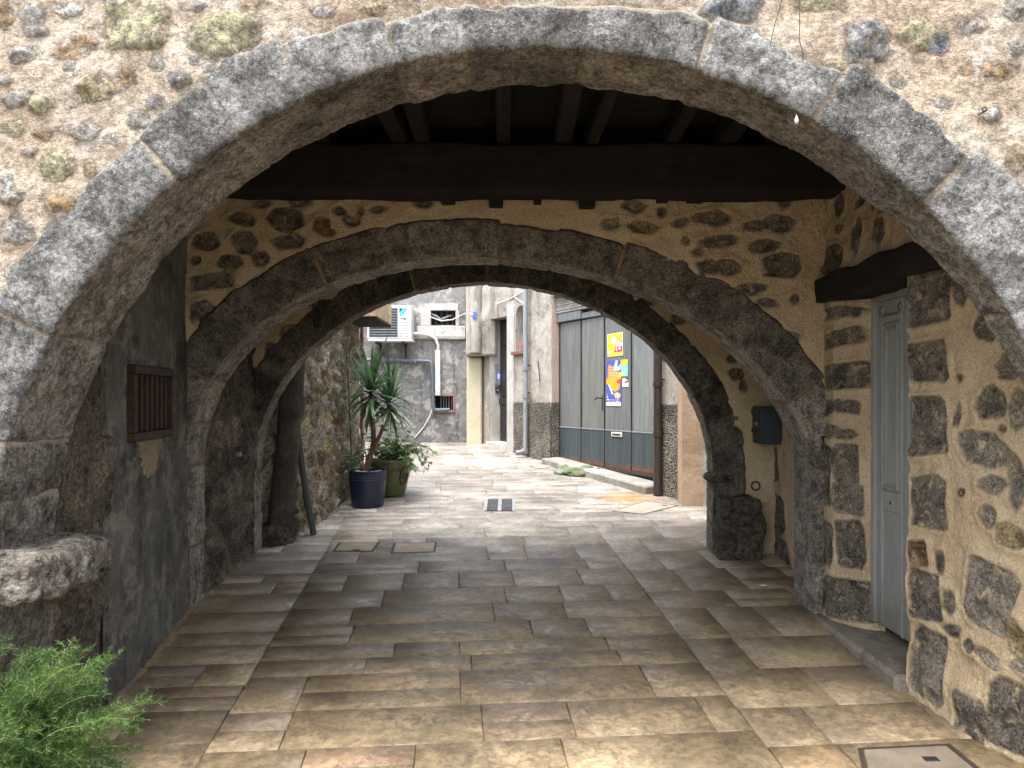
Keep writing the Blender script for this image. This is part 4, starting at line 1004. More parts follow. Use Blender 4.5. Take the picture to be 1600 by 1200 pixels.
# pebbledash plinth, pink strip
ZP = 1.615
u_p0 = uf(803.5)
sheet('plinth', FC, u_p0, u_g0 + .02, .5, ZP, .02, M['pebble'], hb, (), amp=.004, off=.02, seed=94)
m = MB(fo); fbx(m, u_g0 + .001, u_g0 + .02, .0, .30, .5, ZP, .004); m.build('plinth', M['pebble'], hb)
m = MB(fo); fbx(m, u_g0 + .001, u_g0 + .016, .004, .30, ZP + .002, 3.9, .004); m.build('door_jamb', M['pink'], hb)
sheet('plinth', FC, u_g1 - .02, uf(1066), .3, ZP, .02, M['pebble'], hb, (), amp=.004, off=.02, seed=95)
m = MB(fo); fbx(m, u_g1 - .02, u_g1, .002, .3, .3, 3.9, .004); m.build('door_jamb', M['facade'], hb)
# garage door
GO = .13
GP = Path([tuple(FC.p[0] - FC.n[0] * GO), tuple(FC.p[1] - FC.n[0] * GO)], -1)
g_f = GP.frame(0, 0); ug = lambda px: GP.hit(px)[0]
zb0, zk, zt = .80, 1.275, 2.74
us = [ug(875), ug(908.5), ug(945), ug(987), ug(1027)]
m = MB(g_f); m.box(us[0] - .1, us[-1] + .05, .045, .07, .7, 3.1, .004); gdr = m.build('garage_door', M['garage'], hb)
def kick_mesh(u0, u1):
    m = MB(g_f); nz = 14
    m.box(u0, u1, -.006, .04, zb0, zk - .012, .004)
    o = m.build('kick_plate', M['kick'], gdr)
    at = o.data.attributes.new('up', 'FLOAT', 'POINT')
    for i, v in enumerate(o.data.vertices): at.data[i].value = v.co.z - zb0
for i in range(4):
    a, b = us[i] + .008, us[i + 1] - .008
    if i == 3: b += .1
    m = MB(g_f); m.box(a, b, .0, .04, zk + .012, zt, .004); m.build('panel', M[('garage', 'garage_green', 'garage', 'garage_light')[i]], gdr)
    if i != 2:
        m = MB(g_f); m.box(a + .012, a + .028, -.006, .01, zk + .03, zt - .03, .003); m.box(b - .028, b - .012, -.006, .01, zk + .03, zt - .03, .003); m.build('beading', M['garage'], gdr)
    kick_mesh(a, b)
    m = MB(g_f); m.box(us[i] - .007, us[i] + .007, -.012, .04, zb0, zt, .002); m.build('mullion', M['black'], gdr)
m = MB(g_f); m.box(us[0], us[-1] + .1, -.01, .04, zk - .010, zk + .010, .003); m.build('mid_rail', M['zinc'], gdr)
m = MB(g_f); m.box(us[0] - .05, us[-1] + .1, -.02, .05, zb0 - .045, zb0 - .003, .004); m.build('bottom_rail', M['iron'], gdr)
m = MB(g_f); m.box(us[0] - .05, us[1] + .05, -.05, .05, zt + .012, zt + .13, .006); m.box(us[1] + .051, us[-1] + .1, -.03, .05, zt + .012, zt + .09, .006); m.build('header', M['garage'], gdr)
m = MB(g_f)
for k in range(9): m.box(us[0] - .05, us[2], -.06 - .006 * (k % 2), .05, zt + .135 + k * .034, zt + .166 + k * .034, .006)
m.build('roller_shutter', M['concrete'], gdr)
m = MB(g_f); m.box(us[2], us[-1] + .1, -.02, .05, zt + .095, 3.2, .006); m.build('panel', M['garage_light'], gdr)
s0, s1 = ug(957), ug(973)
m = MB(g_f); m.box(s0, s1, -.02, 0, zk - .075, zk - .02, .004); ls = m.build('letter_slot', M['white'], gdr)
m = MB(g_f); m.box(s0 + .025, s1 - .025, -.024, -.019, zk - .058, zk - .037, .002); m.build('slot_opening', M['black'], ls)
hu = ug(942); hz = PZ(622, GP.hit(942)[1])
m = MB(g_f); m.tube([(hu, 0, hz), (hu, -.05, hz), (hu - .03, -.06, hz + .01), (hu - .10, -.055, hz - .02)], .010, 8); m.box(hu - .015, hu + .015, -.008, .002, hz - .16, hz + .05, .003); m.build('handle', M['black'], gdr, 50)

# posters on the garage door
def poster(name, px0, py0, px1, py1, label, cat, base, draw, tilt=0.0):
    u0, u1 = ug(px0), ug(px1); D = GP.hit((px0 + px1) / 2)[1]; z0, z1 = PZ(py1, D), PZ(py0, D)
    p = GP.frame(u0, 0, .002)[0]; t = g_f[1]; c, s = math.cos(tilt), math.sin(tilt)
    f = ((p[0], p[1], z0), (t[0] * c, t[1] * c, s), g_f[2], (-t[0] * s, -t[1] * s, c))
    W, H = u1 - u0, z1 - z0
    root = empty(name, f[0], label, cat)
    m = MB(f); m.box(0, W, -.004, -.001, 0, H, .0008); m.build('paper', base, root)
    def P_(nm, mat, *polys, y=-.0052):
        m = MB(f)
        for q in polys: m.prism([(a * W, b * H) for a, b in q], y, y + .0008)
        m.build(nm, mat, root)
    def T_(nm, mat, *lines, y=-.0068):
        m = MB(f)
        for (s_, a, b, h, w) in lines: m.text(s_, a * W, b * H, h * H, None if w is None else w * W, y)
        m.build(nm, mat, root)
    draw(P_, T_)
def ell(cx, cy, a, b, n=20): return [(cx + a * math.cos(2 * math.pi * k / n), cy + b * math.sin(2 * math.pi * k / n)) for k in range(n)]
yel, whi, blk, red, blu, org, sky, tea, drd = flat((.78, .55, .02)), flat((.74, .74, .72)), flat((.03, .03, .03)), flat((.6, .06, .05)), flat((.07, .08, .38)), flat((.78, .22, .03)), flat((.42, .66, .78)), flat((.22, .52, .45)), flat((.3, .03, .04))
def d1(P_, T_):
    P_('border', yel, [(.03, .02), (.97, .02), (.97, .98), (.03, .98)], y=-.0049)
    P_('balloon', whi, ell(.42, .70, .15, .16)); P_('house_roof', whi, [(.50, .42), (.97, .42), (.97, .56), (.70, .68)]); P_('roof_edge', red, [(.47, .42), (.50, .42), (.70, .68), (.98, .55), (.98, .59), (.70, .72)], y=-.0058)
    P_('house_wall', drd, [(.44, .17), (.97, .17), (.97, .42), (.50, .42)]); [P_('figure', c_, e_, y=y_) for c_, e_, y_ in ((whi, ell(.60, .30, .05, .09), -.0058), (whi, ell(.80, .33, .06, .08), -.0058), (red, ell(.70, .25, .06, .07), -.0062), (red, ell(.90, .26, .05, .07), -.0062))]
    P_('emblem', whi, ell(.07, .20, .05, .05), ell(.22, .20, .06, .06))
def d2(P_, T_):
    P_('white_foot', whi, [(0, 0), (1, 0), (1, .075), (0, .075)]); P_('orange_shape', org, [(.10, .55), (.12, .88), (.22, .92), (.42, .86), (.78, .88), (.80, .70), (.72, .55)])
    P_('orange_blob', flat((.85, .34, .03)), [(0, .48), (.02, .60), (.30, .63), (.75, .66), (1, .72), (1, .56), (.88, .36), (.62, .31), (.38, .34), (.22, .46)], y=-.0056); P_('yellow_shape', yel, [(.80, .62), (.99, .60), (.99, .74), (.80, .72)], y=-.006); P_('red_shape', red, [(.66, .52), (.99, .46), (.99, .60), (.82, .58)], y=-.006)
    [P_('light_stroke', sky, q, y=-.006) for q in ([(.50, .78), (.62, .99), (.78, 1.0), (.72, .80)], [(.72, .82), (.98, .92), (.98, .80), (.82, .76)], [(.12, .47), (.22, .46), (.48, .28), (.40, .24)])]
    P_('yellow_pencils', yel, [(.50, .28), (.62, .18), (.80, .14), (.62, .26)], [(.68, .28), (.96, .20), (.98, .25), (.76, .30)], y=-.006); P_('white_pencils', whi, [(.62, .28), (.84, .16), (.92, .19), (.70, .29)], y=-.0062)
    T_('lettering', whi, ('FESTIVAL', .18, .83, .032, .5), ('DU LIVRE', .18, .765, .036, .55), ('MOUANS', .18, .705, .036, .58), ('SARTOUX', .18, .65, .036, .58))
    P_('white_mark', whi, [(.04, .18), (.07, .18), (.07, .20), (.11, .20), (.11, .18), (.13, .18), (.13, .17), (.04, .17)], [(.04, .20), (.065, .20), (.065, .25), (.04, .25)])
    P_('small_print', whi, [(.05, .125), (.20, .125), (.20, .145), (.05, .145)], [(.24, .128), (.9, .128), (.9, .134), (.24, .134)], [(.05, .098), (.6, .098), (.6, .104), (.05, .104)], [(.65, .095), (.9, .095), (.9, .107), (.65, .107)])
    P_('foot_print', blk, [(.1, .03), (.5, .03), (.5, .045), (.1, .045)], [(.54, .033), (.88, .033), (.88, .041), (.54, .041)], y=-.006)
def d3(P_, T_):
    P_('yellow_top', yel, [(0, .70), (.55, .66), (1, .76), (1, 1), (0, 1)]); P_('yellow_foot', yel, [(0, 0), (.7, 0), (.5, .07), (0, .09)]); P_('white_shape', whi, [(.05, .10), (.40, .14), (.30, .28), (.08, .26)]); P_('red_shape', red, [(.18, .26), (.36, .24), (.30, .36)]); P_('print_bars', blk, [(.1, .90), (.6, .90), (.6, .93), (.1, .93)], y=-.0058)
def d4(P_, T_):
    P_('dark_figure', blk, [(.45, .50), (.62, .40), (.80, .55), (1, .5), (1, 1), (.55, 1)]); P_('pale_face', whi, ell(.74, .76, .12, .12), y=-.0058); P_('print_bars', blk, [(.1, .12), (.55, .12), (.55, .16), (.1, .16)])
poster('poster', 950, 521, 974, 557, 'yellow poster with white balloon and red house on the grey garage door', 'poster', whi, d1, .02)
poster('poster', 948, 563, 971, 634, 'tall blue poster with orange shapes and white lettering on the grey garage door', 'poster', blu, d2, -.005)
poster('flyer', 971, 562, 981.5, 588, 'small yellow and turquoise flyer beside the tall blue poster', 'flyer', tea, d3, .01)
poster('flyer', 973, 591, 982.5, 604.5, 'small black and white flyer below the turquoise one', 'flyer', whi, d4, 0)

# intercom and entry box on the pale jamb
jf = FC.frame(u_r0, 0); jo = Vector(jf[0]); jt, jn = Vector(jf[1]), Vector(jf[2])
JF = (tuple(jo), tuple(jn), tuple(-jt), (0, 0, 1))     # x into the recess, y behind the jamb face
Dj = jo.y + .05
ic = empty('intercom', tuple(jo + Vector((0, 0, PZ(602, Dj)))), 'grey intercom panel with a small blue light beside the dark house door', 'intercom')
m = MB(JF); m.box(.085, .185, -.035, -.001, PZ(602, Dj), PZ(568, Dj), .004); m.build('panel', M['grey'], ic)
t = NT('blue_lamp'); t.out((.05, .05, .4), .4, **{'Emission Color': (.12, .12, 1, 1), 'Emission Strength': 1.2})
m = MB(JF); m.box(.135, .165, -.039, -.034, PZ(592, Dj), PZ(584, Dj), .002); m.build('blue_light', t.m, ic)
eb = empty('key_box', tuple(jo + Vector((0, 0, PZ(614, Dj)))), 'small black box under the grey intercom panel', 'box')
m = MB(JF); m.box(.10, .165, -.04, -.001, PZ(614, Dj), PZ(605, Dj), .006); m.build('box_body', M['black'], eb)
m = MB(JF); m.box(.115, .15, -.043, -.039, PZ(611, Dj), PZ(608, Dj), .002); m.build('button_panel', M['grey'], eb)

# downpipes
def downpipe(label, px, mat, r, zbot, collars, elbow, off):
    u = uf(px); p = FC.frame(u, 0, off)[0]; n_ = FC.n[0]
    root = empty('downpipe', (p[0], p[1], zbot), label, 'pipe')
    pts = [(p[0], p[1], 3.9), (p[0], p[1], zbot + (.13 if elbow else 0))]
    if elbow: pts += [(p[0] + n_[0] * .02, p[1] + n_[1] * .02, zbot + .075), (p[0] + n_[0] * .07 - FC.t[0][0] * .03, p[1] + n_[1] * .07, zbot + .05), (p[0] + n_[0] * .13 - FC.t[0][0] * .06, p[1] + n_[1] * .13, zbot + .045)]
    m = MB(); m.tube(pts, r, 16); m.build('pipe', mat, root, 50)
    for z in collars:
        m = MB(); m.tube([(p[0], p[1], z - .03), (p[0], p[1], z + .03)], r + .009, 16); m.build('collar', mat, root, 40)
        m = MB(); m.tube([(p[0], p[1], z + .05), (p[0] - n_[0] * (off + .05), p[1] - n_[1] * (off + .05), z + .05)], .009, 6); m.build('wall_clip', M['iron'], root, 40)
    return root
D1_ = FC.hit(828)[1]; D2_ = FC.hit(1036)[1]
downpipe('light grey downpipe with a curved foot on the beige house between niche and garage', 828, M['zinc'], .036, gz(D1_) + .02, (PZ(576, D1_), PZ(619, D1_), PZ(706, D1_) + .02), True, .075)
downpipe('dark brown downpipe at the near edge of the metal garage door', 1036.5, M['brownpipe'], .048, gz(D2_) + .005, (PZ(600, D2_), PZ(678, D2_)), False, .075)
m = MB(fo); m.tube([(uf(843), -.02, PZ(566, D1_)), (uf(845), -.03, PZ(580, D1_)), (uf(846), -.025, PZ(597, D1_))], .008, 6); tag(m.build('iron_hook', M['iron'], None, 60), 'thin rusty iron bar on the beige house right of the grey downpipe', 'hook')
m = MB(fo); m.tube([(uf(779), -.03, zf(779, 475)), (uf(800), -.03, zf(800, 467)), (uf(812), -.03, zf(812, 460)), (uf(826), -.03, zf(826, 452)), (uf(840), -.03, zf(840, 440))], .012, 6)
m.tube([(uf(806), -.03, zf(806, 464)), (uf(815), -.04, zf(815, 470)), (uf(822), -.04, zf(822, 474)), (uf(827), -.05, zf(827, 462))], .007, 6)
tag(m.build('cable', M['white'], None, 60), 'pale cables running along the beige house above the arched niche', 'cable')
# torn plastic film hanging from above
r = random.Random(3); vs, fs = [], []
for i in range(13):
    for j in range(17):
        u = -.10 + i * .045 + .02 * math.sin(j * .9 + i) + (.02 * (j > 9) * (i - 6) * -.25); z = 3.94 - j * .075 - (.16 if i % 4 == 2 and j > 13 else 0) - .05 * math.sin(i * 1.7) * (j / 16)
        vs.append((u + .10, -.14 - .05 * math.sin(i * 1.3 + j * .35) - .02 * math.sin(j * 1.1), z))
for i in range(12):
    for j in range(16):
        if j > 12 and (i * 7 + j * 3) % 5 < 2: continue
        fs.append((i * 17 + j, (i + 1) * 17 + j, (i + 1) * 17 + j + 1, i * 17 + j + 1))
t = NT('plastic_film'); t.out((.72, .72, .70), .35, None, spec=.5, Alpha=.2)
m = MB(fo); m.add(vs, fs); tag(m.build('plastic_film', t.m, None, 180), 'torn translucent plastic film hanging above the dark house door', 'plastic film')

# orange buttress between house and passage
ub = uf(1066)
bt = MB(); xb0, yb0 = PX(1066, 8.02), 8.02
bt.prism([(xb0, .3), (xb0 + .9, .3), (xb0 + .9, 3.6), (xb0, 3.6)], yb0 - .001, yb0 + .22)
sheet_o = Path([(xb0, 8.0), (xb0 + .9, 8.0)], -1)
og = empty('buttress', (xb0 + .3, 8.1, gz(8)), 'smooth orange plastered wall end next to the right pier of the farthest arch', 'wall')
bt.build('wall_core', M['orange'], og)
sheet('plaster', sheet_o, 0, .9, .3, 3.6, .03, M['orange'], og, (), amp=.008, fr=3, seed=97)
m = MB(); m.box(2.3, 3.6, 6.5, 8.2, 0, 3.58, .02); m.build('wall_core', M['mass'], og)

# step in front of the garage
gs = FC.frame(0, 0)
m = MB(gs)
vs_n = 30
m.box(uf(862), uf(1027), -.17, .16, gz(10.5) - .35, gz(9.6) + .055, .012)
def tilt_box():
    o = m.build('door_step', M['concrete'])
    return o
so = tilt_box()
for v in so.data.vertices: v.co.z += (v.co.y - 9.6) * SLOPE * .95 + .03 * (1 if v.co.z > .5 else 0)
tag(so, 'long grey concrete step along the foot of the metal garage door', 'step')
m = MB(); g0 = G(905, 741)
m.rock((g0[0], g0[1] + .12, g0[2] + .01), (.62, .62, .17), 2.2, .05, 6, 30, 12)
tag(m.build('cement_ramp', M['mossy'], None, 180), 'lumpy mossy cement heap against the garage step', 'ramp')
m = MB(); g1 = G(938, 742); m.rock((g1[0], g1[1], g1[2] + .04), (.13, .12, .10), 3, .02, 12, 14, 2)
tag(m.build('stone', M['stone_rock'], None, 180), 'small grey stone at the end of the mossy cement heap', 'stone')

# ---------------------------------------------------------------- covers and grate in the paving
coverstone = plain_noise('cover_stone', (.27, .225, .165), (.2, .165, .12), 10, .7, .4)
def cover(corners, label, lift=.004, w=.016, dark='iron', stone=None, bits=()):
    P = [Vector(G(*c)) for c in corners]; c = sum(P, Vector()) / 4
    root = empty('manhole_cover', c, label, 'manhole cover', 'inspection covers set in the paving')
    def quadset(k0, k1, h0, h1):
        out = [c + (p - c) * k0 for p in P]; inn = [c + (p - c) * k1 for p in P]
        return [tuple(p + Vector((0, 0, h0))) for p in out], [tuple(p + Vector((0, 0, h1))) for p in inn]
    size = (P[0] - P[2]).length; k = 1 - 2 * w / size * 1.4
    o_lo, i_lo = quadset(1, k, -.03, lift); o_hi, _ = quadset(1, k, lift, lift)
    _, i_dn = quadset(1, k, 0, -.01)
    vs = o_lo + o_hi + i_lo + i_dn; fs = []
    for a in range(3):
        for q in range(4): fs.append((a * 4 + q, a * 4 + (q + 1) % 4, a * 4 + 4 + (q + 1) % 4, a * 4 + 4 + q))
    m = MB(); m.add(vs, fs); m.build('frame', M[dark], root)
    _, a_ = quadset(1, k * .985, 0, -.02); _, b_ = quadset(1, k * .985, 0, lift - .001); _, c_ = quadset(1, k * .965, 0, lift + .0012)
    m = MB(); m.add(a_ + b_ + c_, [(q, (q + 1) % 4, 4 + (q + 1) % 4, 4 + q) for q in range(4)] + [(4 + q, 4 + (q + 1) % 4, 8 + (q + 1) % 4, 8 + q) for q in range(4)] + [(8, 9, 10, 11)])
    m.build('stone_lid', stone or coverstone, root)
    for (a, b, sx) in bits:
        p = c + (P[1] - P[0]) * a + (P[3] - P[0]) * b
        m = MB(); m.box(p.x - sx, p.x + sx, p.y - .018, p.y + .018, p.z + lift + .0005, p.z + lift + .004, .001); m.build('lifting_slot', M['black'], root)
paleStone = plain_noise('pale_cover_stone', (.28, .25, .21), (.21, .19, .16), 10, .7, .4)
cover(((519, 862), (583, 862), (593, 848), (530, 848)), 'small square stone cover nearest the left wall, a dark slot at its front edge', bits=((.06, -.38, .03),))
cover(((610, 865), (680, 863), (683, 848), (615, 849)), 'stone cover with a dark rim, right of a smaller slotted one by the left wall')
cover(((955, 799), (1005, 804), (1061, 790), (1009, 783)), 'diamond shaped pale cover in the bright court paving before the orange wall', stone=paleStone, bits=((.32, .3, .03),))
cover(((827, 729), (840, 733), (874, 729), (862, 724)), 'small pale cover at the foot of the pebbledash pillar', stone=paleStone)
cover(((1352, 1225), (1560, 1225), (1484, 1163), (1340, 1170)), 'large grey cover at the bottom right edge beside the right wall', w=.02, stone=plain_noise('grey_cover_stone', (.19, .155, .115), (.13, .108, .08), 8, .7, .4), bits=((.12, .12, .03),))
gp = [Vector(G(759, 799)), Vector(G(804, 799)), Vector(G(801, 780)), Vector(G(760, 780))]; gc = sum(gp, Vector()) / 4
dr = empty('drain_grate', gc, 'dark rectangular drain grate split by a pale bar in the court paving', 'drain')
gw, gl = .30, .52
GF = (tuple(gc), (1, -.02, 0), (0, 1, SLOPE), (0, 0, 1))
hw_ = (gp[1] - gp[0]).length / 2; hl_ = (gp[3] - gp[0]).length / 2
m = MB(GF); m.box(-hw_, hw_, -hl_, hl_, -.02, .0035, .001); m.build('frame', M['darkhole'], dr)
for sx in (-1, 1):
    a, b = (-hw_ + .02, -.022) if sx < 0 else (.022, hw_ - .02)
    for k in range(9):
        y = -hl_ + .03 + (k + .5) * (2 * hl_ - .06) / 9
        m = MB(GF); m.box(a, b, y - .012, y + .012, .002, .0085, .002); m.build('bar', M['darkpipe'], dr)
m = MB(GF); m.box(-.02, .02, -hl_, hl_, .0, .0095, .002); m.build('centre_bar', M['grey'], dr)
for sx in (-1, 1):
    m = MB(GF); m.box(sx * hw_ - .016, sx * hw_ + .016, -hl_, hl_, .0, .0092, .002); m.build('side_bar', M['grey'], dr)

# ---------------------------------------------------------------- plants
def strap(m, base, az, el, length, width, droop, r, segs=9, fold=.35):
    p = Vector(base); d = Vector((math.cos(az) * math.cos(el), math.sin(az) * math.cos(el), math.sin(el)))
    vs = []; st = length / segs; side = Vector((-math.sin(az), math.cos(az), 0)); tw = r.uniform(-.5, .5)
    for i in range(segs + 1):
        t = i / segs; w = width * min(1, .45 + t * 3.2) * (1 - t ** 2.6) + .0006
        up = side.cross(d).normalized(); s2 = (side * math.cos(tw * t) + up * math.sin(tw * t))
        vs += [tuple(p + s2 * w + up * w * fold * -1 * -1), tuple(p), tuple(p - s2 * w + up * w * fold)]
        d = (d + Vector((0, 0, -1)) * droop * st * (.3 + 1.7 * t)).normalized(); p = p + d * st
    fs = []
    for i in range(segs):
        for k in range(2): fs.append((i * 3 + k, i * 3 + k + 1, i * 3 + 4 + k, i * 3 + 3 + k))
    m.add(vs, fs)
def blade(m, base, d, length, width, r):
    """a small pointed leaf"""
    d = Vector(d).normalized(); s = d.cross(Vector((0, 0, 1)))
    if s.length < 1e-3: s = Vector((1, 0, 0))
    s.normalize(); u = s.cross(d); s = (s * math.cos(r.uniform(-.9, .9)) + u * math.sin(r.uniform(-.9, .9))).normalized()
    b = Vector(base); c = b + d * length * .5; e = b + d * length - Vector((0, 0, length * .18))
    m.add([tuple(b), tuple(c + s * width), tuple(e), tuple(c - s * width), tuple(c - u * width * .3)], [(0, 1, 4), (1, 2, 4), (2, 3, 4), (3, 0, 4)])

r = random.Random(17)
YD = 8.02
px0, pxw = PX(574.5, YD), PX(604, YD) - PX(545, YD)
pz = gz(YD); pr = pxw / 2
yu = empty('potted_yucca', (px0, YD, pz), 'tall yucca with two spiky crowns in a dark blue pot by the left court wall', 'potted plant')
ph = .375
m = MB(); m.lathe([(0, 0), (pr * .80, 0), (pr * .84, .012), (pr * .93, ph * .5), (pr * .97, ph * .70), (pr * .97, ph * .71)] + [(pr * (.975 + .018 * (k % 2)), ph * (.72 + .024 * k)) for k in range(9)] + [(pr * 1.0, ph * .95), (pr * 1.02, ph * .97), (pr * 1.0, ph), (pr * .93, ph), (pr * .92, ph * .93), (pr * .9, ph * .8)], (px0, YD, pz), 56)
m.build('pot', M['navy'], yu, 35)
m = MB(); m.lathe([(0, ph * .90), (pr * .5, ph * .905), (pr * .93, ph * .88)], (px0, YD, pz), 30); m.build('soil', M['soil'], yu, 60)
m = MB()
for k in range(12):
    a = r.uniform(0, 6.3); q = pr * r.uniform(.3, .8); m.rock((px0 + q * math.cos(a), YD + q * math.sin(a), pz + ph * .93), (.06, .05, .035), 2.5, .006, 20, 7, k)
m.build('pebbles', M['whitewash'], yu, 60)
def q_(px, py, dy=0.0): return (PX(px, YD + dy), YD + dy, PZ(py, YD + dy))
m = MB(); m.tube([q_(570, 742), q_(575, 722), q_(582, 703), q_(584, 690, .02), q_(583, 668), q_(580, 640), q_(579, 612)], [.034, .032, .03, .027, .025, .024, .022], 12)
m.tube([q_(583, 703), q_(590, 688, -.02), q_(597, 672, -.04), q_(603, 655, -.05), q_(608, 632, -.05)], [.024, .021, .019, .019, .018], 10); m.build('trunk', M['bark'], yu, 50)
m = MB()
for (cx_, cy_, n_, ln) in ((579, 640, 46, .28), (604, 650, 14, .2)):
    for k in range(n_):
        b = q_(cx_ + r.uniform(-3, 3), cy_ - r.uniform(0, 22), r.uniform(-.04, .04)); strap(m, b, r.uniform(0, 6.3), r.uniform(-1.1, -.2), ln * r.uniform(.6, 1.2), .006, 9, r, 5)
m.build('dead_leaves', M['deadleaf'], yu)
def crown(name, cx_, cy_, dy, n_, ln, wd):
    for k in range(n_):
        t = k / (n_ - 1); el = R(85) * (1 - t) ** .9 + R(-42) * t + r.uniform(-.14, .14); az = k * 2.39996 + r.uniform(-.25, .25)
        b = q_(cx_ + 2 * math.cos(az), cy_ + 26 * t - 8, dy + .02 * math.sin(az))
        m = MB(); strap(m, b, az, el, ln * r.uniform(.78, 1.12) * (1.0 if t < .8 else .85), wd * r.uniform(.85, 1.15), r.uniform(.35, 2.4) * (1 + t), r); m.build(name, M['yucca'], yu, 60)
crown('leaf', 580, 606, 0, 58, .50, .024)
crown('leaf', 608, 624, -.05, 46, .43, .022)
m = MB(); m.tube([q_(550, 735), q_(546, 640), q_(541, 545)], .006, 7); m.build('stake', M['iron'], yu, 60)
m = MB(); m.tube([q_(574, 735), q_(569, 690), q_(562, 665)], .005, 6); m.build('dry_stem', M['bark'], yu, 60)
m = MB()
for k in range(90):
    a = r.uniform(1.8, 4.6); q = r.uniform(0, .19); z = r.uniform(0, .26)
    blade(m, (px0 - .10 + q * math.cos(a), YD + .05 + q * math.sin(a), pz + ph + z * .7), (math.cos(a) + r.uniform(-.5, .5), math.sin(a) + r.uniform(-.5, .5), r.uniform(-.3, .6)), r.uniform(.06, .12), r.uniform(.008, .014), r)
m.build('low_foliage', M['bush'], yu)

YG = 8.62
gx, gzb = PX(611, YG), gz(YG)
gp_ = empty('potted_shrub', (gx, YG, gzb), 'bushy leafy plant in an olive green pot with a brown swirl, behind the yucca pot', 'potted plant')
R0, R1, gh = .15, .25, .40
m = MB(); m.lathe([(0, 0), (R0, 0), (R0 + .005, .01), (R1 - .01, gh * .93), (R1 + .006, gh * .94), (R1 + .006, gh), (R1 - .02, gh), (R1 - .03, gh * .85)], (gx, YG, gzb), 48); m.build('pot', M['potgreen'], gp_, 35)
m = MB(); m.lathe([(0, gh * .9), (R1 - .02, gh * .88)], (gx, YG, gzb), 24); m.build('soil', M['soil'], gp_)
m = MB()
def onpot(a, z, e=.004):
    rr2 = R0 + (R1 - R0) * z / (gh * .93) + e; return (gx + rr2 * math.cos(a), YG + rr2 * math.sin(a), gzb + z)
sp = [onpot(-1.75 + .9 * k / 10, .265 + .0 * k) for k in range(11)] ; m.tube([onpot(-1.62 + .055 * k, .285 + .004 * math.sin(k)) for k in range(14)], .009, 6)
m.tube([onpot(-.62 + (.34 - .022 * k * .5) * math.cos(1.5 + k * .36), .21 + (.115 - .0075 * k * .5) * math.sin(1.5 + k * .36)) for k in range(26)], .010, 6)
m.build('swirl', M['potbrown'], gp_, 60)
stems = MB(); lv = MB()
for k in range(34):
    az = k * 2.4 + r.uniform(-.3, .3); el = r.uniform(.25, 1.4); ln = r.uniform(.22, .46); p = Vector((gx + r.uniform(-.1, .1), YG + r.uniform(-.1, .1), gzb + gh * .9))
    d = Vector((math.cos(az) * math.cos(el), math.sin(az) * math.cos(el), math.sin(el))); pts = [p.copy()]
    for i in range(7):
        p = p + d * ln / 7; d = (d + Vector((0, 0, -.13 - .05 * i * (el < .8)))).normalized(); pts.append(p.copy())
        for q in range(6):
            a = r.uniform(0, 6.3); blade(lv, p, d * .5 + Vector((math.cos(a), math.sin(a), r.uniform(-.4, .5))), r.uniform(.05, .11), r.uniform(.010, .018), r)
    stems.tube(pts, .004, 5, False)
for (dx, dz) in ((.34, -.10), (.30, -.16), (.38, .02)):
    p = Vector((gx + .1, YG - .1, gzb + gh)); pts = [p.copy()]
    for i in range(9):
        t = (i + 1) / 9; p = Vector((gx + .1 + dx * t, YG - .1 - .1 * t, gzb + gh + .16 * math.sin(t * 2.6) + dz * t * t)); pts.append(p.copy())
        for q in range(5):
            a = r.uniform(0, 6.3); blade(lv, p, Vector((.5 + math.cos(a) * .6, math.sin(a) * .6, r.uniform(-.8, .1))), r.uniform(.05, .09), r.uniform(.008, .014), r)
    stems.tube(pts, .0035, 5, False)
stems.build('stems', M['fernstem'], gp_, 60); lv.build('foliage', M['bush'], gp_)

# feathery fern at the near left corner
fx, fy = -1.54, 2.28; fz = gz(fy)
fe = empty('fern', (fx, fy, fz), 'bright green feathery fern in a clay pot at the near left pier', 'fern')
m = MB(); m.lathe([(0, 0), (.15, 0), (.155, .01), (.20, .33), (.225, .335), (.225, .40), (.20, .40), (.19, .33)], (fx, fy, fz), 40); m.build('pot', M['terracotta'], fe, 35)
m = MB(); m.lathe([(0, .37), (.20, .36)], (fx, fy, fz), 24); m.build('soil', M['soil'], fe)
st, nd = MB(), [[], []]
rf_ = random.Random(29)
def fern_stem(az, el, ln, droop, z0_):
    p = Vector((fx + rf_.uniform(-.09, .09), fy + rf_.uniform(-.08, .08), fz + z0_)); d = Vector((math.cos(az) * math.cos(el), math.sin(az) * math.cos(el), math.sin(el)))
    pts = [p.copy()]; n = 16
    for i in range(n):
        p = p + d * ln / n; d = (d + Vector((0, 0, -droop * (.2 + i / n)))).normalized(); pts.append(p.copy())
        if i < 3: continue
        for q in range(3):
            # branchlets carry tufts of needles
            a = Vector((rf_.uniform(-1, 1), rf_.uniform(-1, 1), rf_.uniform(-.5, .8))).normalized(); bd = (d * .7 + a).normalized(); bl = rf_.uniform(.04, .085) * (1.15 - .6 * i / n)
            for w in range(5):
                b = p + bd * bl * (w + 1) / 5
                for z in range(6):
                    e = (bd * .6 + Vector((rf_.uniform(-1, 1), rf_.uniform(-1, 1), rf_.uniform(-.7, .9)))).normalized(); l = rf_.uniform(.012, .024)
                    s = e.cross(Vector((rf_.uniform(-1, 1), rf_.uniform(-1, 1), rf_.uniform(-1, 1)))).normalized() * .0010
                    k = len(nd[0]); nd[0].extend([tuple(b - s), tuple(b + s), tuple(b + e * l)]); nd[1].append((k, k + 1, k + 2))
    st.tube(pts, [.0022 * (1 - .7 * i / n) for i in range(n + 1)], 4, False)
for k in range(150): fern_stem(rf_.uniform(0, 6.28), rf_.uniform(.25, 1.45), rf_.uniform(.23, .46), rf_.uniform(.10, .27), .40)
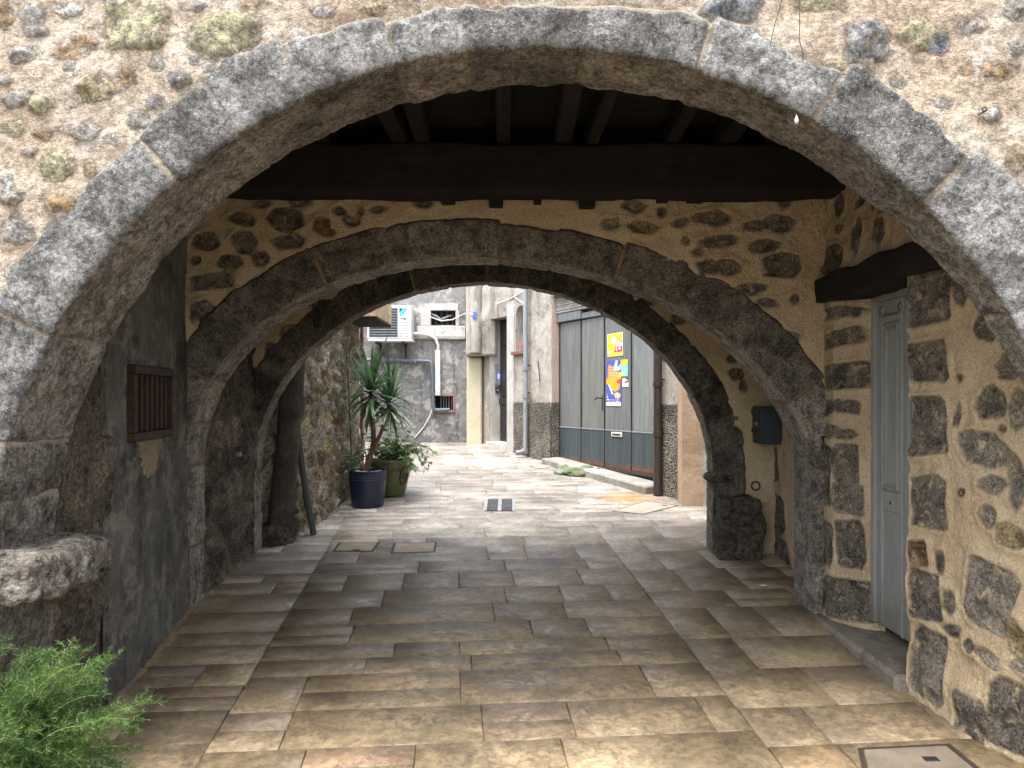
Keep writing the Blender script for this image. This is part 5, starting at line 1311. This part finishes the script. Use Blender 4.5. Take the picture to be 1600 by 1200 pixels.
for az, ln in ((-.1, .46), (.3, .42)): fern_stem(az, .75, ln, .09, .40)
st.build('stems', M['fernstem'], fe, 60)
link_mesh('foliage', np_mesh('foliage', np.array(nd[0]), np.array(nd[1])), M['fern'], fe)

# ---------------------------------------------------------------- small things on the front wall
m = MB(); torus(m, (PX(1540, 2.62), 2.625, PZ(170, 2.62)), .008, .0022, ((1, 0, 0), (0, 0, 1)), 14); m.tube([(PX(1540, 2.62), 2.67, PZ(173, 2.62)), (PX(1540, 2.62), 2.62, PZ(173, 2.62))], .0025, 6)
tag(m.build('screw_eye', M['black'], None, 60), 'tiny black screw eye in the pink mortar right of the near arch', 'hook')
def wire(pts, label):
    m = MB(); m.tube([(PX(a, 2.62), 2.622, PZ(b, 2.62)) for a, b in pts], .0016, 5); tag(m.build('wire', M['brownpipe'], None, 60), label, 'wire')
wire([(1256, -420), (1249, -40), (1250, 40), (1249, 60), (1255, 84), (1255, 97)], 'thin vertical brown wire ending on a grey arch stone, right of the crown')
wire([(1262, -420), (1222, 0), (1210, 40), (1203, 74)], 'thin slanting brown wire left of the vertical one on the near arch wall')
m = MB(); zt_ = PZ(184, 2.64); xt_ = PX(1247, 2.64)
m.lathe([(0, -.004), (.004, -.003), (.0075, .006), (.006, .014), (.002, .024), (0, .03)], (xt_, 2.655, zt_ - .012), 12)
tag(m.build('plastic_tag', M['white'], None, 60), 'little white drop shaped tag under the near arch stones', 'tag')
for (px, py, w, label) in ((1192, 916, .03, 'scrap of white paper on the dark paving before the right pier'), (768, 760, .022, 'brown fallen leaf on the court paving beyond the drain grate')):
    g = G(px, py); m = MB(); m.add([(g[0] - w, g[1] - w * .6, g[2] + .006), (g[0] + w * .8, g[1] - w * .5, g[2] + .004), (g[0] + w, g[1] + w * .5, g[2] + .009), (g[0] - w * .6, g[1] + w * .7, g[2] + .005), (g[0], g[1], g[2] + .013)], [(0, 1, 4), (1, 2, 4), (2, 3, 4), (3, 0, 4)])
    tag(m.build('paper_scrap' if 'paper' in label else 'fallen_leaf', M['white'] if 'paper' in label else M['deadleaf']), label, 'paper' if 'paper' in label else 'leaf')

# ---------------------------------------------------------------- camera and light
cam = bpy.data.cameras.new('camera'); co = bpy.data.objects.new('camera', cam); COL.objects.link(co); SC.camera = co
co.location = (0, 0, EYE); co.rotation_euler = (R(90), 0, 0)
cam.sensor_fit = 'HORIZONTAL'; cam.sensor_width = 36; cam.lens = 36 * F / 1600; cam.shift_y = (HZ - 600) / 1600; cam.clip_start = .05; cam.clip_end = 500
EL, AZ = 74, 215        # veiled sun, high behind the viewer and a little to the left
w = bpy.data.worlds.new('World'); SC.world = w; w.use_nodes = True
nt = w.node_tree; sky = nt.nodes.new('ShaderNodeTexSky'); sky.sky_type = 'NISHITA'; sky.sun_disc = False
sky.sun_elevation = R(EL); sky.sun_rotation = R(AZ); sky.air_density = 1.0; sky.dust_density = 4.0; sky.ozone_density = .6
bg = nt.nodes['Background']; bg.inputs['Strength'].default_value = .15; hs = nt.nodes.new('ShaderNodeHueSaturation'); hs.inputs['Saturation'].default_value = .38      # thin high cloud greys the blue
nt.links.new(sky.outputs[0], hs.inputs['Color']); nt.links.new(hs.outputs[0], bg.inputs[0])
sl = bpy.data.lights.new('sun', 'SUN'); sl.energy = .85; sl.angle = R(35); sl.color = (1, .95, .88)
so_ = bpy.data.objects.new('sun', sl); COL.objects.link(so_)
dv = Vector((math.sin(R(AZ)) * math.cos(R(EL)), math.cos(R(AZ)) * math.cos(R(EL)), math.sin(R(EL))))
so_.rotation_euler = (-dv).to_track_quat('-Z', 'Y').to_euler()
SC.view_settings.view_transform = 'Standard'; SC.view_settings.look = 'None'; SC.view_settings.exposure = 2.45; SC.view_settings.gamma = 1
SC.cycles.max_bounces = 10; SC.cycles.diffuse_bounces = 6; SC.cycles.use_denoising = True
SC.cycles.transparent_max_bounces = 8
